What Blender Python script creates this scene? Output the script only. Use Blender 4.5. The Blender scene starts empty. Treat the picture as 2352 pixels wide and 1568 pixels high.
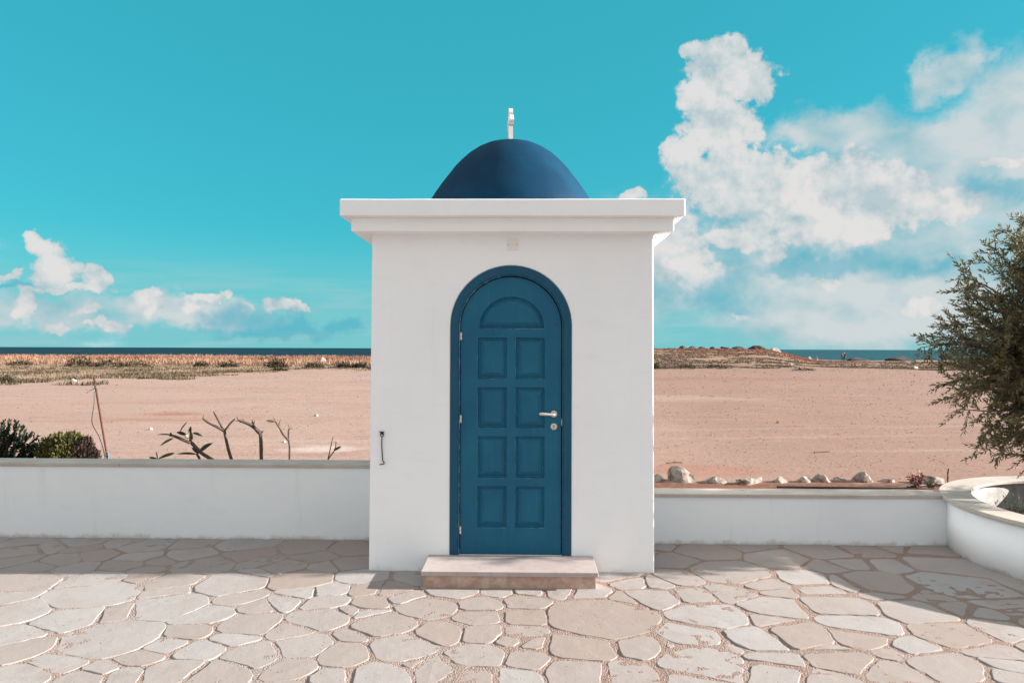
import bpy, bmesh, math, random
import numpy as np
from math import radians, sin, cos, pi
from mathutils import Vector, Matrix, noise
from mathutils.geometry import delaunay_2d_cdt

scene = bpy.context.scene

# ------------------------------------------------------------------ camera
cam_data = bpy.data.cameras.new("camera")
cam_data.sensor_width = 36.0
cam_data.lens = 1650.0 / 2352.0 * 36.0
cam_data.clip_start = 0.05
cam_data.clip_end = 200000.0
camera = bpy.data.objects.new("camera", cam_data)
scene.collection.objects.link(camera)
camera.matrix_world = (Matrix.Translation((0.10, -5.65, 1.75)) @ Matrix.Rotation(radians(1.0), 4, 'Z')
                       @ Matrix.Rotation(radians(90.57), 4, 'X') @ Matrix.Rotation(radians(0.19), 4, 'Z'))
scene.camera = camera

# ------------------------------------------------------------------ exposure
vs = scene.view_settings
vs.view_transform = 'Standard'
vs.look = 'None'
vs.exposure = EXPOSURE = 1.65
vs.gamma = 1.0
vs.use_curve_mapping = False

# ------------------------------------------------------------------ sun: low, from the right, a hair behind the facade
SUN_EL, SUN_AZ = radians(17.5), radians(2.0)
sun_vec = Vector((cos(SUN_EL) * cos(SUN_AZ), cos(SUN_EL) * sin(SUN_AZ), sin(SUN_EL)))
sd = bpy.data.lights.new("sun", 'SUN')
sd.energy = 5.0
sd.angle = radians(0.6)
sd.color = (1.0, 0.935, 0.86)
sun = bpy.data.objects.new("sun", sd)
scene.collection.objects.link(sun)
sun.rotation_euler = (-sun_vec).to_track_quat('-Z', 'Y').to_euler()
sun.location = (40, 2, 14)


# ------------------------------------------------------------------ node helpers
class G:
    """small wrapper around a node tree"""
    def __init__(self, nt):
        self.nt = nt

    def n(self, typ, props=None, out=0, **ins):
        nd = self.nt.nodes.new(typ)
        for k, v in (props or {}).items():
            setattr(nd, k, v)
        for k, v in ins.items():
            key = int(k[1:]) if k[0] == 'i' and k[1:].isdigit() else k
            sock = nd.inputs[key] if isinstance(key, int) else nd.inputs[key.replace('_', ' ')]
            self.set(sock, v)
        return nd.outputs[out] if out is not None else nd

    def set(self, sock, v):
        if isinstance(v, bpy.types.NodeSocket):
            self.nt.links.new(v, sock)
        elif isinstance(v, (tuple, list)) and len(v) == 3 and sock.type == 'RGBA':
            sock.default_value = (*v, 1.0)
        else:
            sock.default_value = v

    def m(self, op, a, b=0.0, c=0.0, clamp=False):
        return self.n('ShaderNodeMath', {'operation': op, 'use_clamp': clamp}, i0=a, i1=b, i2=c)

    def v(self, op, a, b=(0, 0, 0), c=(0, 0, 0), out=0):
        nd = self.n('ShaderNodeVectorMath', {'operation': op}, out=None)
        self.set(nd.inputs[0], a)
        if op == 'SCALE':
            self.set(nd.inputs[3], b)
        else:
            self.set(nd.inputs[1], b)
            if op == 'MULTIPLY_ADD':
                self.set(nd.inputs[2], c)
        return nd.outputs[1 if op in ('LENGTH', 'DISTANCE', 'DOT_PRODUCT') else out]

    def mix(self, fac, a, b, blend='MIX'):
        nd = self.nt.nodes.new('ShaderNodeMix')
        nd.data_type = 'RGBA'
        nd.blend_type = blend
        self.set(nd.inputs[0], fac)
        self.set(nd.inputs[6], a)
        self.set(nd.inputs[7], b)
        return nd.outputs[2]

    def ramp(self, x, lo, hi, a=0.0, b=1.0):
        return self.n('ShaderNodeMapRange', {'interpolation_type': 'SMOOTHSTEP'}, i0=x, i1=lo, i2=hi, i3=a, i4=b)

    def noise(self, vec, scale, detail=4.0, rough=0.55, out=0, dist=0.0):
        return self.n('ShaderNodeTexNoise', {}, out=out, Vector=vec, Scale=scale, Detail=detail, Roughness=rough, Distortion=dist)


# ------------------------------------------------------------------ sky
def lin(r, gg, b, k=1.0):
    f = lambda c: (c / 12.92 if c <= 0.04045 else ((c + 0.055) / 1.055) ** 2.4)
    return (f(r / 255) * k, f(gg / 255) * k, f(b / 255) * k)


# colours of the sky as it leaves the camera, divided by the exposure and the background strength
SK = 1.0 / (0.10 * 2 ** EXPOSURE)
SKY_TINT = (0.140, 0.430, 0.405)
HAZE_COL = lin(128, 200, 208, SK)
CLOUD_LIT = lin(228, 226, 224, SK)
CLOUD_SHADE = lin(165, 192, 200, SK)
CLOUD_VEIL = lin(140, 190, 202, SK)
CLOUD_VEIL_LIT = lin(212, 217, 218, SK)
TEAL = lin(58, 202, 216, SK)
CLOUD_FILL = lin(252, 252, 252, SK * 1.12)  # unseen cloud, raised above the cloud in view to lift the facade
CLOUD_STREAK = lin(168, 205, 210, SK)
BANK_COL = lin(75, 175, 198, SK)

# clouds in view: azimuth, elevation, half width, half height (radians)
CUMULUS = [(0.2649,0.3767,0.0388,0.0226),(0.2281,0.3867,0.0239,0.0142),(0.2928,0.3459,0.0488,0.0356),(0.313,0.3361,0.028,0.0245),
    (0.2481,0.3317,0.042,0.039),(0.265,0.2851,0.0578,0.0452),(0.2167,0.2609,0.0314,0.0302),(0.2566,0.2253,0.0662,0.0386),(0.301,0.228,0.059,0.0408),
    (0.3705,0.2092,0.0755,0.0454),(0.4264,0.2071,0.0624,0.0479),(0.4747,0.1869,0.0681,0.0385),(0.5207,0.1723,0.0603,0.0242),
    (0.3282,0.1849,0.0982,0.0341),(0.4114,0.1603,0.1137,0.0258),(0.29,0.2066,0.0805,0.044),(0.2082,0.1245,0.0501,0.0418),
    (0.2082,0.1651,0.0343,0.0344),(0.2955,0.1457,0.0592,0.0192),(0.3308,0.129,0.0223,0.0157),(0.4114,0.1414,0.0727,0.0173),(0.1438,0.2075,0.02,0.008),
    (0.5812,0.2136,0.0245,0.0058),(0.3961,0.0847,0.0202,0.0138),(0.5023,0.0544,0.0203,0.0131),(0.2901,0.0463,0.0153,0.0052),
    (0.234,0.1006,0.045,0.0203),(-0.6069,0.1248,0.0144,0.0149),(-0.5962,0.1122,0.0207,0.02),(-0.5866,0.0876,0.0271,0.0253),
    (-0.5701,0.0963,0.0133,0.0143),(-0.5532,0.0963,0.0081,0.0114),(-0.5441,0.0797,0.0183,0.0187),(-0.6133,0.0485,0.0109,0.023),
    (-0.5869,0.025,0.0156,0.0071),(-0.4892,0.0591,0.0165,0.0129),(-0.4795,0.0503,0.0117,0.0152),(-0.4196,0.0647,0.0302,0.0078),
    (-0.3921,0.0689,0.0127,0.0084),(-0.4399,0.0514,0.0173,0.011),(-0.3384,0.0555,0.0132,0.0126),(-0.3264,0.0598,0.0088,0.0104),
    (-0.3142,0.056,0.0111,0.0104),(-0.3053,0.0504,0.0101,0.0081),(-0.5519,0.0444,0.0218,0.0062),(-0.5359,0.0291,0.0279,0.0053),
    (-0.6333,0.0813,0.0164,0.0049),(-0.5786,0.0677,0.0539,0.0051),(-0.367,0.0475,0.0161,0.008)]
VEIL = [(0.4214,0.181,0.1921,0.0632),(0.5934,0.1841,0.1223,0.0525),(0.3442,0.1144,0.1719,0.0502),(0.5812,0.2337,0.1414,0.0517),
    (0.5027,0.2497,0.1109,0.0271),(0.6138,0.2817,0.0853,0.0492),(0.5299,0.3157,0.039,0.028),(0.4215,0.27,0.1038,0.0254),(0.3228,0.1378,0.1659,0.105),
    (0.516,0.106,0.1684,0.0768),(0.4458,0.0397,0.2349,0.0433),(0.6213,0.1569,0.091,0.0566),(-0.5999,0.0414,0.0846,0.0202),
    (-0.4423,0.043,0.0996,0.0187),(0.1763,0.1194,0.1137,0.0871)]
BANKS = [(-0.3317,0.024,0.119,0.015),(-0.2531,0.0289,0.0347,0.013),(0.2678,0.1696,0.0603,0.0136),(0.5934,0.1841,0.0434,0.0168),
    (0.3962,0.1067,0.1199,0.0165),(0.2623,0.071,0.0712,0.0347),(-0.621,0.0706,0.038,0.006),(-0.375,0.036,0.0653,0.017),(0.516,0.1008,0.048,0.0155)]
world = bpy.data.worlds.new("World")
scene.world = world
world.use_nodes = True
world.node_tree.nodes.clear()
g = G(world.node_tree)
SKY_STRENGTH = 0.10
sky_node = g.n('ShaderNodeTexSky', {'sky_type': 'NISHITA', 'sun_disc': False, 'sun_elevation': SUN_EL,
                                    'sun_rotation': pi / 2 - SUN_AZ, 'altitude': 5.0, 'air_density': 1.0,
                                    'dust_density': 0.4, 'ozone_density': 3.0})
direction = g.v('NORMALIZE', g.n('ShaderNodeTexCoord', out=0))
sep = g.n('ShaderNodeSeparateXYZ', out=None, i0=direction)
dx, dy, dz = sep.outputs
azim = g.m('ARCTAN2', dx, dy)
elev = g.m('ARCSINE', dz)
warp = g.v('SUBTRACT', g.noise(direction, 22.0, 5.0, 0.6, out=1), (0.5, 0.5, 0.5))
flat = g.n('ShaderNodeCombineXYZ', i0=azim, i1=elev, i2=0.0)
pos = g.v('MULTIPLY_ADD', warp, (0.045, 0.04, 0.0), flat)
soft = g.v('MULTIPLY_ADD', warp, (0.16, 0.07, 0.0), flat)


def lobes(p, rows):
    best = None
    for a, e, ra, re in rows:
        q = g.v('MULTIPLY_ADD', p, (1 / ra, 1 / re, 0.0), (-a / ra, -e / re, 0.0))
        d = g.m('SUBTRACT', 1.0, g.v('LENGTH', q))
        best = d if best is None else g.m('MAXIMUM', best, d)
    return best


fine = g.noise(direction, 50.0, 5.0, 0.60)
toward_sun = g.v('ADD', direction, (0.008, 0.0, 0.008))
fine_sun = g.noise(toward_sun, 50.0, 5.0, 0.60)
stretched = g.v('MULTIPLY', direction, (1.0, 1.0, 2.6))
broad = g.noise(stretched, 3.2, 7.0, 0.55)
puff_p = g.v('MULTIPLY', direction, (1.0, 1.0, 1.5))
puff = g.noise(puff_p, 12.0, 4.0, 0.5)
puff_sun = g.noise(g.v('ADD', puff_p, (0.030, 0.0, 0.030)), 12.0, 4.0, 0.5)
puff_relief = g.m('SUBTRACT', puff, puff_sun)

cum_d = g.m('MULTIPLY_ADD', g.m('SUBTRACT', fine, 0.5), 1.3, lobes(pos, CUMULUS))
cum_a = g.ramp(cum_d, -0.03, 0.26)
veil_d = g.m('MULTIPLY_ADD', g.m('SUBTRACT', broad, 0.5), 1.6, lobes(soft, VEIL))
veil_a = g.ramp(veil_d, -0.30, 0.60)
bank_a = g.ramp(g.m('MULTIPLY_ADD', g.m('SUBTRACT', broad, 0.5), 1.8, lobes(soft, BANKS)), -0.15, 0.85)
# unseen broken cloud, thickened and brightened to light the facade; open patch in view
open_patch = g.m('SUBTRACT', 1.0, g.v('LENGTH', g.v('MULTIPLY_ADD', flat, (1 / 1.05, 1 / 0.62, 0), (0.0, -0.36 / 0.62, 0))))
rest_d = g.m('SUBTRACT', broad, g.m('MULTIPLY_ADD', open_patch, 0.85, 0.36))
rest_a = g.ramp(rest_d, -0.02, 0.16)

# clear air
air = g.mix(0.55, g.mix(1.0, sky_node, SKY_TINT, 'MULTIPLY'), TEAL)
haze_a = g.ramp(elev, 0.165, 0.02)
air = g.mix(g.m('MULTIPLY', haze_a, 0.85), air, HAZE_COL)
# pale streaks lying in the haze above the sea
streaks = g.ramp(g.noise(g.v('MULTIPLY', direction, (5.0, 5.0, 60.0)), 1.0, 5.0, 0.55), 0.44, 0.66)
air = g.mix(g.m('MULTIPLY', streaks, g.m('MULTIPLY', g.ramp(elev, 0.135, 0.03), 0.55)), air, CLOUD_STREAK)
# clouds
relief = g.m('ADD', g.m('MULTIPLY_ADD', g.m('SUBTRACT', fine, fine_sun), 1.6, 0.62), g.m('MULTIPLY', puff_relief, 2.6), clamp=True)
depth = g.ramp(cum_d, 0.0, 0.6)
lightness = g.m('ADD', g.m('MULTIPLY', relief, 0.75), g.m('MULTIPLY', depth, 0.30), clamp=True)
cum_col = g.mix(lightness, CLOUD_SHADE, CLOUD_LIT)
veil_col = g.mix(g.m('ADD', g.m('MULTIPLY', puff_relief, 2.4), g.ramp(broad, 0.30, 0.68), clamp=True), CLOUD_VEIL, CLOUD_VEIL_LIT)
col = g.mix(g.m('MULTIPLY', rest_a, 0.95), air, g.mix(g.ramp(broad, 0.42, 0.62), CLOUD_VEIL_LIT, CLOUD_FILL))
col = g.mix(g.m('MULTIPLY', veil_a, 0.92), col, veil_col)
col = g.mix(g.m('MULTIPLY', cum_a, 0.95), col, cum_col)
col = g.mix(g.m('MULTIPLY', bank_a, 0.6), col, BANK_COL)
bg = g.n('ShaderNodeBackground', Color=col, Strength=SKY_STRENGTH)
wo = g.n('ShaderNodeOutputWorld', out=None, Surface=bg)
world.cycles.sampling_method = 'MANUAL'
world.cycles.sample_map_resolution = 512

# ------------------------------------------------------------------ measured positions (metres)
STONE_SITES = [(-4.413,0.762,0.226,0.132),(-3.875,0.74,0.205,0.131),(-3.486,0.752,0.113,0.132),(-2.854,0.732,0.174,0.168),(-2.39,0.708,0.234,0.167),
    (-4.204,0.438,0.195,0.171),(-4.041,0.568,0.159,0.142),(-3.752,0.576,0.11,0.107),(-3.517,0.322,0.172,0.131),(-3.222,0.665,0.212,0.201),
    (-2.725,0.413,0.204,0.152),(-4.057,0.192,0.131,0.11),(-3.673,0.203,0.206,0.142),(-3.097,0.301,0.133,0.146),(-2.888,0.194,0.075,0.125),
    (-2.233,0.41,0.213,0.168),(-3.764,0.014,0.182,0.118),(-3.464,-0.007,0.181,0.117),(-3.108,0.078,0.174,0.12),(-2.481,0.112,0.249,0.167),
    (-2.024,0.187,0.112,0.125),(-2.907,-0.036,0.081,0.072),(-1.916,-0.008,0.099,0.116),(-3.628,-0.348,0.204,0.207),(-3.123,-0.253,0.294,0.12),
    (-2.803,-0.245,0.061,0.094),(-2.538,-0.318,0.179,0.143),(-2.065,-0.357,0.237,0.218),(-2.946,-0.616,0.403,0.221),(-2.449,-0.531,0.098,0.084),
    (-3.524,-0.69,0.095,0.113),(-3.2,-0.944,0.196,0.194),(-2.841,-1.036,0.222,0.186),(-2.591,-0.948,0.068,0.101),(-2.292,-0.814,0.263,0.204),
    (-1.975,-0.963,0.15,0.141),(-1.889,-0.646,0.12,0.114),(-1.695,-0.798,0.07,0.108),(-2.991,-1.32,0.118,0.147),(-2.381,-1.373,0.308,0.252),
    (-1.95,-1.257,0.127,0.106),(-1.648,-1.121,0.174,0.15),(-2.812,-1.532,0.132,0.125),(-1.989,-1.463,0.121,0.096),(-1.779,-1.521,0.139,0.117),
    (-1.668,-1.338,0.076,0.085),(-1.433,-1.59,0.143,0.166),(-2.486,-1.691,0.152,0.129),(-2.569,-1.847,0.177,0.113),(-2.041,-1.62,0.123,0.089),
    (-2.032,-1.834,0.079,0.093),(-2.186,-1.783,0.043,0.068),(-1.809,-1.76,0.156,0.111),(-1.517,-1.78,0.155,0.123),(-2.219,-1.892,0.108,0.078),
    (-1.784,0.634,0.191,0.181),(-1.638,0.377,0.173,0.133),(-1.423,0.608,0.16,0.215),(-1.844,0.069,0.229,0.12),(-1.464,0.095,0.083,0.105),
    (-1.336,0.175,0.121,0.124),(-1.582,-0.238,0.286,0.147),(-1.168,-0.144,0.106,0.111),(-1.491,-0.529,0.074,0.108),(-1.305,-0.487,0.099,0.097),
    (-1.029,-0.455,0.091,0.074),(-0.851,-0.475,0.066,0.085),(-1.555,-0.705,0.087,0.112),(-1.268,-0.709,0.166,0.094),(-0.941,-0.711,0.095,0.145),
    (-1.088,-0.888,0.068,0.093),(-0.926,-0.925,0.083,0.061),(-0.736,-0.615,0.113,0.104),(-0.414,-0.451,0.199,0.148),(-0.08,-0.478,0.091,0.109),
    (-0.551,-0.789,0.217,0.172),(-0.198,-0.714,0.157,0.111),(-1.213,-1.013,0.2,0.167),(-0.793,-1.098,0.24,0.16),(-1.328,-1.187,0.086,0.091),
    (-0.204,-0.976,0.112,0.095),(-0.152,-1.229,0.12,0.142),(-0.406,-1.235,0.127,0.142),(-1.189,-1.45,0.154,0.145),(-0.614,-1.46,0.207,0.192),
    (-0.925,-1.562,0.124,0.183),(-0.159,-1.558,0.17,0.152),(-1.166,-1.73,0.125,0.126),(-0.534,-1.627,0.064,0.051),(-0.684,-1.773,0.142,0.109),
    (-0.948,-1.834,0.091,0.08),(-0.384,-1.696,0.076,0.099),(-0.169,-1.788,0.105,0.068),(-0.926,-1.249,0.077,0.056),(0.04,-1.311,0.083,0.12),
    (0.151,-0.46,0.108,0.093),(0.333,-0.467,0.066,0.098),(0.56,-0.509,0.115,0.108),(0.771,-0.643,0.096,0.136),(0.11,-0.661,0.119,0.109),
    (1.098,-0.243,0.082,0.132),(1.031,-0.567,0.154,0.187),(1.287,-0.537,0.122,0.166),(1.276,-0.131,0.105,0.138),(1.722,-0.007,0.341,0.202),
    (1.601,-0.457,0.182,0.134),(1.848,-0.249,0.206,0.105),(1.874,-0.4,0.05,0.062),(1.771,-0.705,0.173,0.199),(0.596,-0.945,0.345,0.363),
    (1.327,-0.886,0.318,0.175),(0.11,-0.948,0.127,0.12),(0.074,-1.223,0.092,0.107),(1.124,-1.24,0.203,0.149),(1.482,-1.274,0.146,0.208),
    (1.693,-0.956,0.075,0.08),(0.426,-1.417,0.195,0.211),(0.781,-1.376,0.143,0.099),(0.994,-1.395,0.041,0.036),(0.143,-1.375,0.061,0.075),
    (1.104,-1.601,0.296,0.178),(0.109,-1.581,0.136,0.105),(0.402,-1.732,0.193,0.125),(0.06,-1.796,0.068,0.081),(0.635,-1.754,0.118,0.096),
    (1.346,-1.361,0.055,0.058),(1.478,-1.532,0.046,0.053),(1.421,-1.721,0.112,0.083),(1.018,-1.825,0.097,0.066),(0.943,-0.248,0.077,0.106),
    (2.681,0.622,0.24,0.231),(3.069,0.651,0.191,0.15),(3.396,0.768,0.082,0.13),(3.581,0.648,0.21,0.161),(2.271,0.44,0.271,0.184),
    (2.521,0.254,0.122,0.132),(2.746,0.323,0.086,0.113),(3.547,0.252,0.413,0.22),(3.075,0.27,0.066,0.079),(2.755,-0.198,0.234,0.255),
    (3.347,-0.234,0.37,0.264),(3.804,-0.195,0.095,0.16),(3.383,-0.607,0.176,0.103),(3.422,-0.768,0.093,0.086),(2.975,-0.491,0.098,0.096),
    (2.258,-0.131,0.158,0.115),(2.275,-0.365,0.092,0.081),(2.561,-0.229,0.112,0.186),(2.667,-0.428,0.124,0.079),(2.26,-0.703,0.244,0.166),
    (2.726,-0.787,0.232,0.181),(3.019,-0.715,0.094,0.098),(3.156,-0.827,0.084,0.084),(2.238,-1.019,0.25,0.135),(1.793,-1.196,0.163,0.197),
    (2.139,-1.248,0.175,0.131),(2.76,-1.153,0.278,0.127),(3.081,-1.091,0.21,0.131),(2.365,-1.368,0.088,0.082),(2.225,-1.42,0.057,0.051),
    (1.903,-1.428,0.087,0.056),(1.915,-1.551,0.247,0.083),(2.845,-1.451,0.133,0.071),(2.44,-1.64,0.21,0.173),(2.816,-1.573,0.097,0.063),
    (2.087,-1.718,0.174,0.111),(2.682,-1.764,0.08,0.068)]
FRANGIPANI = {'A': {'stems': [([(-3.466, 2.6, 0.416), (-3.519, 2.6, 0.466), (-3.636, 2.6, 0.54), (-3.758, 2.6, 0.665)], 0.0198, 0.0218),
     ([(-3.758, 2.6, 0.665), (-3.765, 2.57, 0.661), (-3.904, 2.54, 0.729), (-3.962, 2.51, 0.75)], 0.0208, 0.0135), ([(-3.758, 2.6, 0.66),
     (-3.768, 2.63, 0.745), (-3.79, 2.66, 0.789)], 0.0187, 0.0114), ([(-3.651, 2.6, 0.457), (-3.678, 2.6, 0.514),
     (-3.668, 2.6, 0.54)], 0.0187, 0.0114)], 'leaves': [([(-3.895, 2.5, 0.744), (-4.103, 2.5, 0.751)], 18), ([(-3.895, 2.48, 0.721),
     (-4.035, 2.48, 0.633)], 28), ([(-3.867, 2.55, 0.765), (-3.773, 2.55, 0.9)], 28), ([(-3.786, 2.65, 0.753), (-3.757, 2.65, 0.84)], 42),
     ([(-3.77, 2.68, 0.755), (-3.636, 2.68, 0.719)], 28), ([(-3.759, 2.5, 0.761), (-3.853, 2.5, 0.786)], 55), ([(-3.685, 2.65, 0.531),
     (-3.516, 2.65, 0.644)], 52), ([(-3.655, 2.55, 0.527), (-3.896, 2.55, 0.523)], 34), ([(-3.626, 2.52, 0.542), (-3.694, 2.52, 0.614)], 50),
     ([(-3.888, 2.5, 0.548), (-4.07, 2.5, 0.478)], 36), ([(-3.741, 2.62, 0.684), (-3.726, 2.62, 0.762)], 26), ([(-3.846, 2.65, 0.737),
     (-3.808, 2.65, 0.685)], 34), ([(-3.921, 2.5, 0.755), (-3.957, 2.5, 0.775)], 30), ([(-3.785, 2.6, 0.754),
     (-3.791, 2.6, 0.811)], 16)]}, 'B': {'stems': [([(-3.266, 2.6, 0.407), (-3.282, 2.6, 0.467), (-3.315, 2.6, 0.574), (-3.347, 2.6, 0.709),
     (-3.364, 2.6, 0.793)], 0.0208, 0.0156), ([(-3.364, 2.6, 0.788), (-3.425, 2.57, 0.832), (-3.517, 2.54, 0.887),
     (-3.577, 2.51, 0.942)], 0.0177, 0.0114), ([(-3.616, 2.6, 0.933), (-3.606, 2.6, 0.98)], 0.0042, 0.0026), ([(-3.369, 2.6, 0.793),
     (-3.449, 2.65, 0.892), (-3.535, 2.7, 1.003)], 0.0135, 0.0094), ([(-3.359, 2.6, 0.793), (-3.283, 2.58, 0.884),
     (-3.22, 2.56, 0.935)], 0.0114, 0.0083)], 'leaves': []}, 'C': {'stems': [([(-2.927, 2.6, 0.409), (-2.932, 2.6, 0.469), (-2.936, 2.6, 0.628),
     (-2.945, 2.6, 0.764)], 0.0218, 0.0208), ([(-2.945, 2.6, 0.762), (-3.026, 2.57, 0.85), (-3.099, 2.54, 0.894),
     (-3.16, 2.51, 0.918)], 0.0239, 0.0146), ([(-3.196, 2.6, 0.906), (-3.223, 2.6, 0.955)], 0.0094, 0.0042), ([(-3.033, 2.6, 0.849),
     (-3.048, 2.62, 0.918)], 0.0125, 0.0083), ([(-3.025, 2.6, 0.859), (-3.011, 2.6, 0.917)], 0.0094, 0.0052), ([(-2.94, 2.6, 0.766),
     (-2.913, 2.6, 0.79)], 0.0135, 0.0094), ([(-3.143, 2.6, 0.896), (-3.148, 2.6, 0.935)], 0.0083, 0.0047), ([(-3.196, 2.6, 0.909),
     (-3.236, 2.6, 0.906)], 0.0062, 0.0031)], 'leaves': []}, 'D': {'stems': [([(-2.602, 2.6, 0.411), (-2.604, 2.6, 0.471), (-2.605, 2.6, 0.609),
     (-2.616, 2.6, 0.692), (-2.617, 2.6, 0.797), (-2.606, 2.6, 0.818)], 0.0146, 0.0094), ([(-2.618, 2.6, 0.687), (-2.67, 2.57, 0.758),
     (-2.702, 2.54, 0.834), (-2.728, 2.51, 0.889)], 0.0135, 0.0094), ([(-2.759, 2.6, 0.879), (-2.796, 2.6, 0.944)], 0.0073, 0.0042),
     ([(-2.733, 2.6, 0.864), (-2.707, 2.6, 0.932)], 0.0042, 0.0026), ([(-2.743, 2.6, 0.871), (-2.71, 2.6, 0.853)], 0.0042, 0.0026),
     ([(-2.609, 2.6, 0.818), (-2.568, 2.6, 0.822)], 0.0047, 0.0026)], 'leaves': [([(-2.753, 2.55, 0.903), (-2.878, 2.55, 0.907)], 36),
     ([(-2.607, 2.6, 0.826), (-2.63, 2.6, 0.87)], 22), ([(-2.728, 2.6, 0.885), (-2.712, 2.6, 0.937)], 10)]}, 'E': {'stems': [([(-2.163, 2.6, 0.414),
     (-2.158, 2.6, 0.478), (-2.133, 2.6, 0.591), (-2.102, 2.6, 0.732)], 0.0083, 0.0047), ([(-2.158, 2.6, 0.414), (-2.151, 2.6, 0.478),
     (-2.08, 2.6, 0.581), (-2.065, 2.6, 0.675)], 0.0135, 0.0062), ([(-2.08, 2.6, 0.581),
     (-2.002, 2.57, 0.622)], 0.0156, 0.0125)], 'leaves': []}, 'F': {'stems': [([(-4.135, 2.6, 0.402),
     (-4.136, 2.6, 0.454)], 0.0104, 0.0094)], 'leaves': [([(-4.137, 2.6, 0.454), (-4.14, 2.6, 0.553)], 26), ([(-4.11, 2.55, 0.462),
     (-4.209, 2.55, 0.49)], 34), ([(-4.161, 2.65, 0.45), (-4.221, 2.65, 0.458)], 30)]}}
STAKE = [(-5.133, 3.0, 1.381), (-4.958, 3.0, 0.398)]

# ------------------------------------------------------------------ mesh helpers
rng = np.random.default_rng(7)
random.seed(11)
COL = scene.collection


def link(name, mesh, parent=None, mat=None, smooth=False):
    if mat is not None:
        for mm in (mat if isinstance(mat, (list, tuple)) else [mat]):
            mesh.materials.append(mm)
    o = bpy.data.objects.new(name, mesh)
    COL.objects.link(o)
    if parent is not None:
        o.parent = parent
        o.matrix_parent_inverse = parent.matrix_world.inverted()
    if smooth:
        mesh.polygons.foreach_set('use_smooth', [True] * len(mesh.polygons))
    return o


def pydata(name, verts, faces, parent=None, mat=None, smooth=False):
    me = bpy.data.meshes.new(name)
    if len(faces) > 4000 and len({len(f) for f in faces[:50]}) == 1:
        va, fa = np.array(verts, dtype=np.float32), np.array(faces, dtype=np.int32)
        k = fa.shape[1]
        me.vertices.add(len(va))
        me.vertices.foreach_set('co', va.ravel())
        me.loops.add(fa.size)
        me.loops.foreach_set('vertex_index', fa.ravel())
        me.polygons.add(len(fa))
        me.polygons.foreach_set('loop_start', np.arange(0, fa.size, k, dtype=np.int32))
        me.update(calc_edges=True)
    else:
        me.from_pydata([tuple(map(float, p)) for p in verts], [], [tuple(map(int, f)) for f in faces])
        me.update()
    return link(name, me, parent, mat, smooth)


def frombm(name, bm, parent=None, mat=None, smooth=False):
    bmesh.ops.recalc_face_normals(bm, faces=bm.faces)
    me = bpy.data.meshes.new(name)
    bm.to_mesh(me)
    bm.free()
    return link(name, me, parent, mat, smooth)


def tag(o, label, cat=None, group=None, kind=None):
    o['label'] = label
    if cat:
        o['category'] = cat
    if group:
        o['group'] = group
    if kind:
        o['kind'] = kind
    return o


def thing(name, loc, label, cat, group=None):
    e = bpy.data.objects.new(name, None)
    e.empty_display_size = 0.1
    e.location = loc
    COL.objects.link(e)
    bpy.context.view_layer.update()
    return tag(e, label, cat, group)


def bevel(o, w, seg=2, angle=35):
    b = o.modifiers.new('bevel', 'BEVEL')
    b.width = w
    b.segments = seg
    b.limit_method = 'ANGLE'
    b.angle_limit = radians(angle)
    return o


def box_bm(bm, x0, x1, y0, y1, z0, z1):
    vs_ = [bm.verts.new(p) for p in ((x0, y0, z0), (x1, y0, z0), (x1, y1, z0), (x0, y1, z0),
                                     (x0, y0, z1), (x1, y0, z1), (x1, y1, z1), (x0, y1, z1))]
    for f in ((0, 3, 2, 1), (4, 5, 6, 7), (0, 1, 5, 4), (1, 2, 6, 5), (2, 3, 7, 6), (3, 0, 4, 7)):
        bm.faces.new([vs_[i] for i in f])


def box(name, x0, x1, y0, y1, z0, z1, parent=None, mat=None, bw=0.0):
    bm = bmesh.new()
    box_bm(bm, x0, x1, y0, y1, z0, z1)
    o = frombm(name, bm, parent, mat)
    if bw:
        bevel(o, bw)
    return o


def tube_data(pts, radii, sides=8, cap=True, V=None, F=None):
    """swept tube through pts"""
    V = [] if V is None else V
    F = [] if F is None else F
    pts = [Vector(p) for p in pts]
    if not isinstance(radii, (list, tuple)):
        radii = [radii] * len(pts)
    base = len(V)
    up = Vector((0.13, 0.31, 0.94))
    for i, p in enumerate(pts):
        t = (pts[min(i + 1, len(pts) - 1)] - pts[max(i - 1, 0)]).normalized()
        a = t.cross(up if abs(t.dot(up)) < 0.95 else Vector((1, 0, 0))).normalized()
        b = t.cross(a)
        for k in range(sides):
            an = 2 * pi * k / sides
            V.append(p + (a * cos(an) + b * sin(an)) * radii[i])
    for i in range(len(pts) - 1):
        for k in range(sides):
            k2 = (k + 1) % sides
            F.append((base + i * sides + k, base + i * sides + k2, base + (i + 1) * sides + k2, base + (i + 1) * sides + k))
    if cap:
        F.append(tuple(base + k for k in range(sides))[::-1])
        F.append(tuple(base + (len(pts) - 1) * sides + k for k in range(sides)))
    return V, F


def lerp_r(a, b, n):
    return [a + (b - a) * i / max(n - 1, 1) for i in range(n)]


def smooth_path(pts, sub=4):
    """Catmull-Rom"""
    pts = [Vector(p) for p in pts]
    if len(pts) < 3:
        return [pts[0].lerp(pts[-1], i / sub) for i in range(sub + 1)]
    out = []
    q = [pts[0] * 2 - pts[1]] + pts + [pts[-1] * 2 - pts[-2]]
    for i in range(1, len(q) - 2):
        for s in range(sub):
            t = s / sub
            out.append(0.5 * ((2 * q[i]) + (-q[i - 1] + q[i + 1]) * t + (2 * q[i - 1] - 5 * q[i] + 4 * q[i + 1] - q[i + 2]) * t * t
                              + (-q[i - 1] + 3 * q[i] - 3 * q[i + 1] + q[i + 2]) * t ** 3))
    out.append(pts[-1])
    return out


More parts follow.
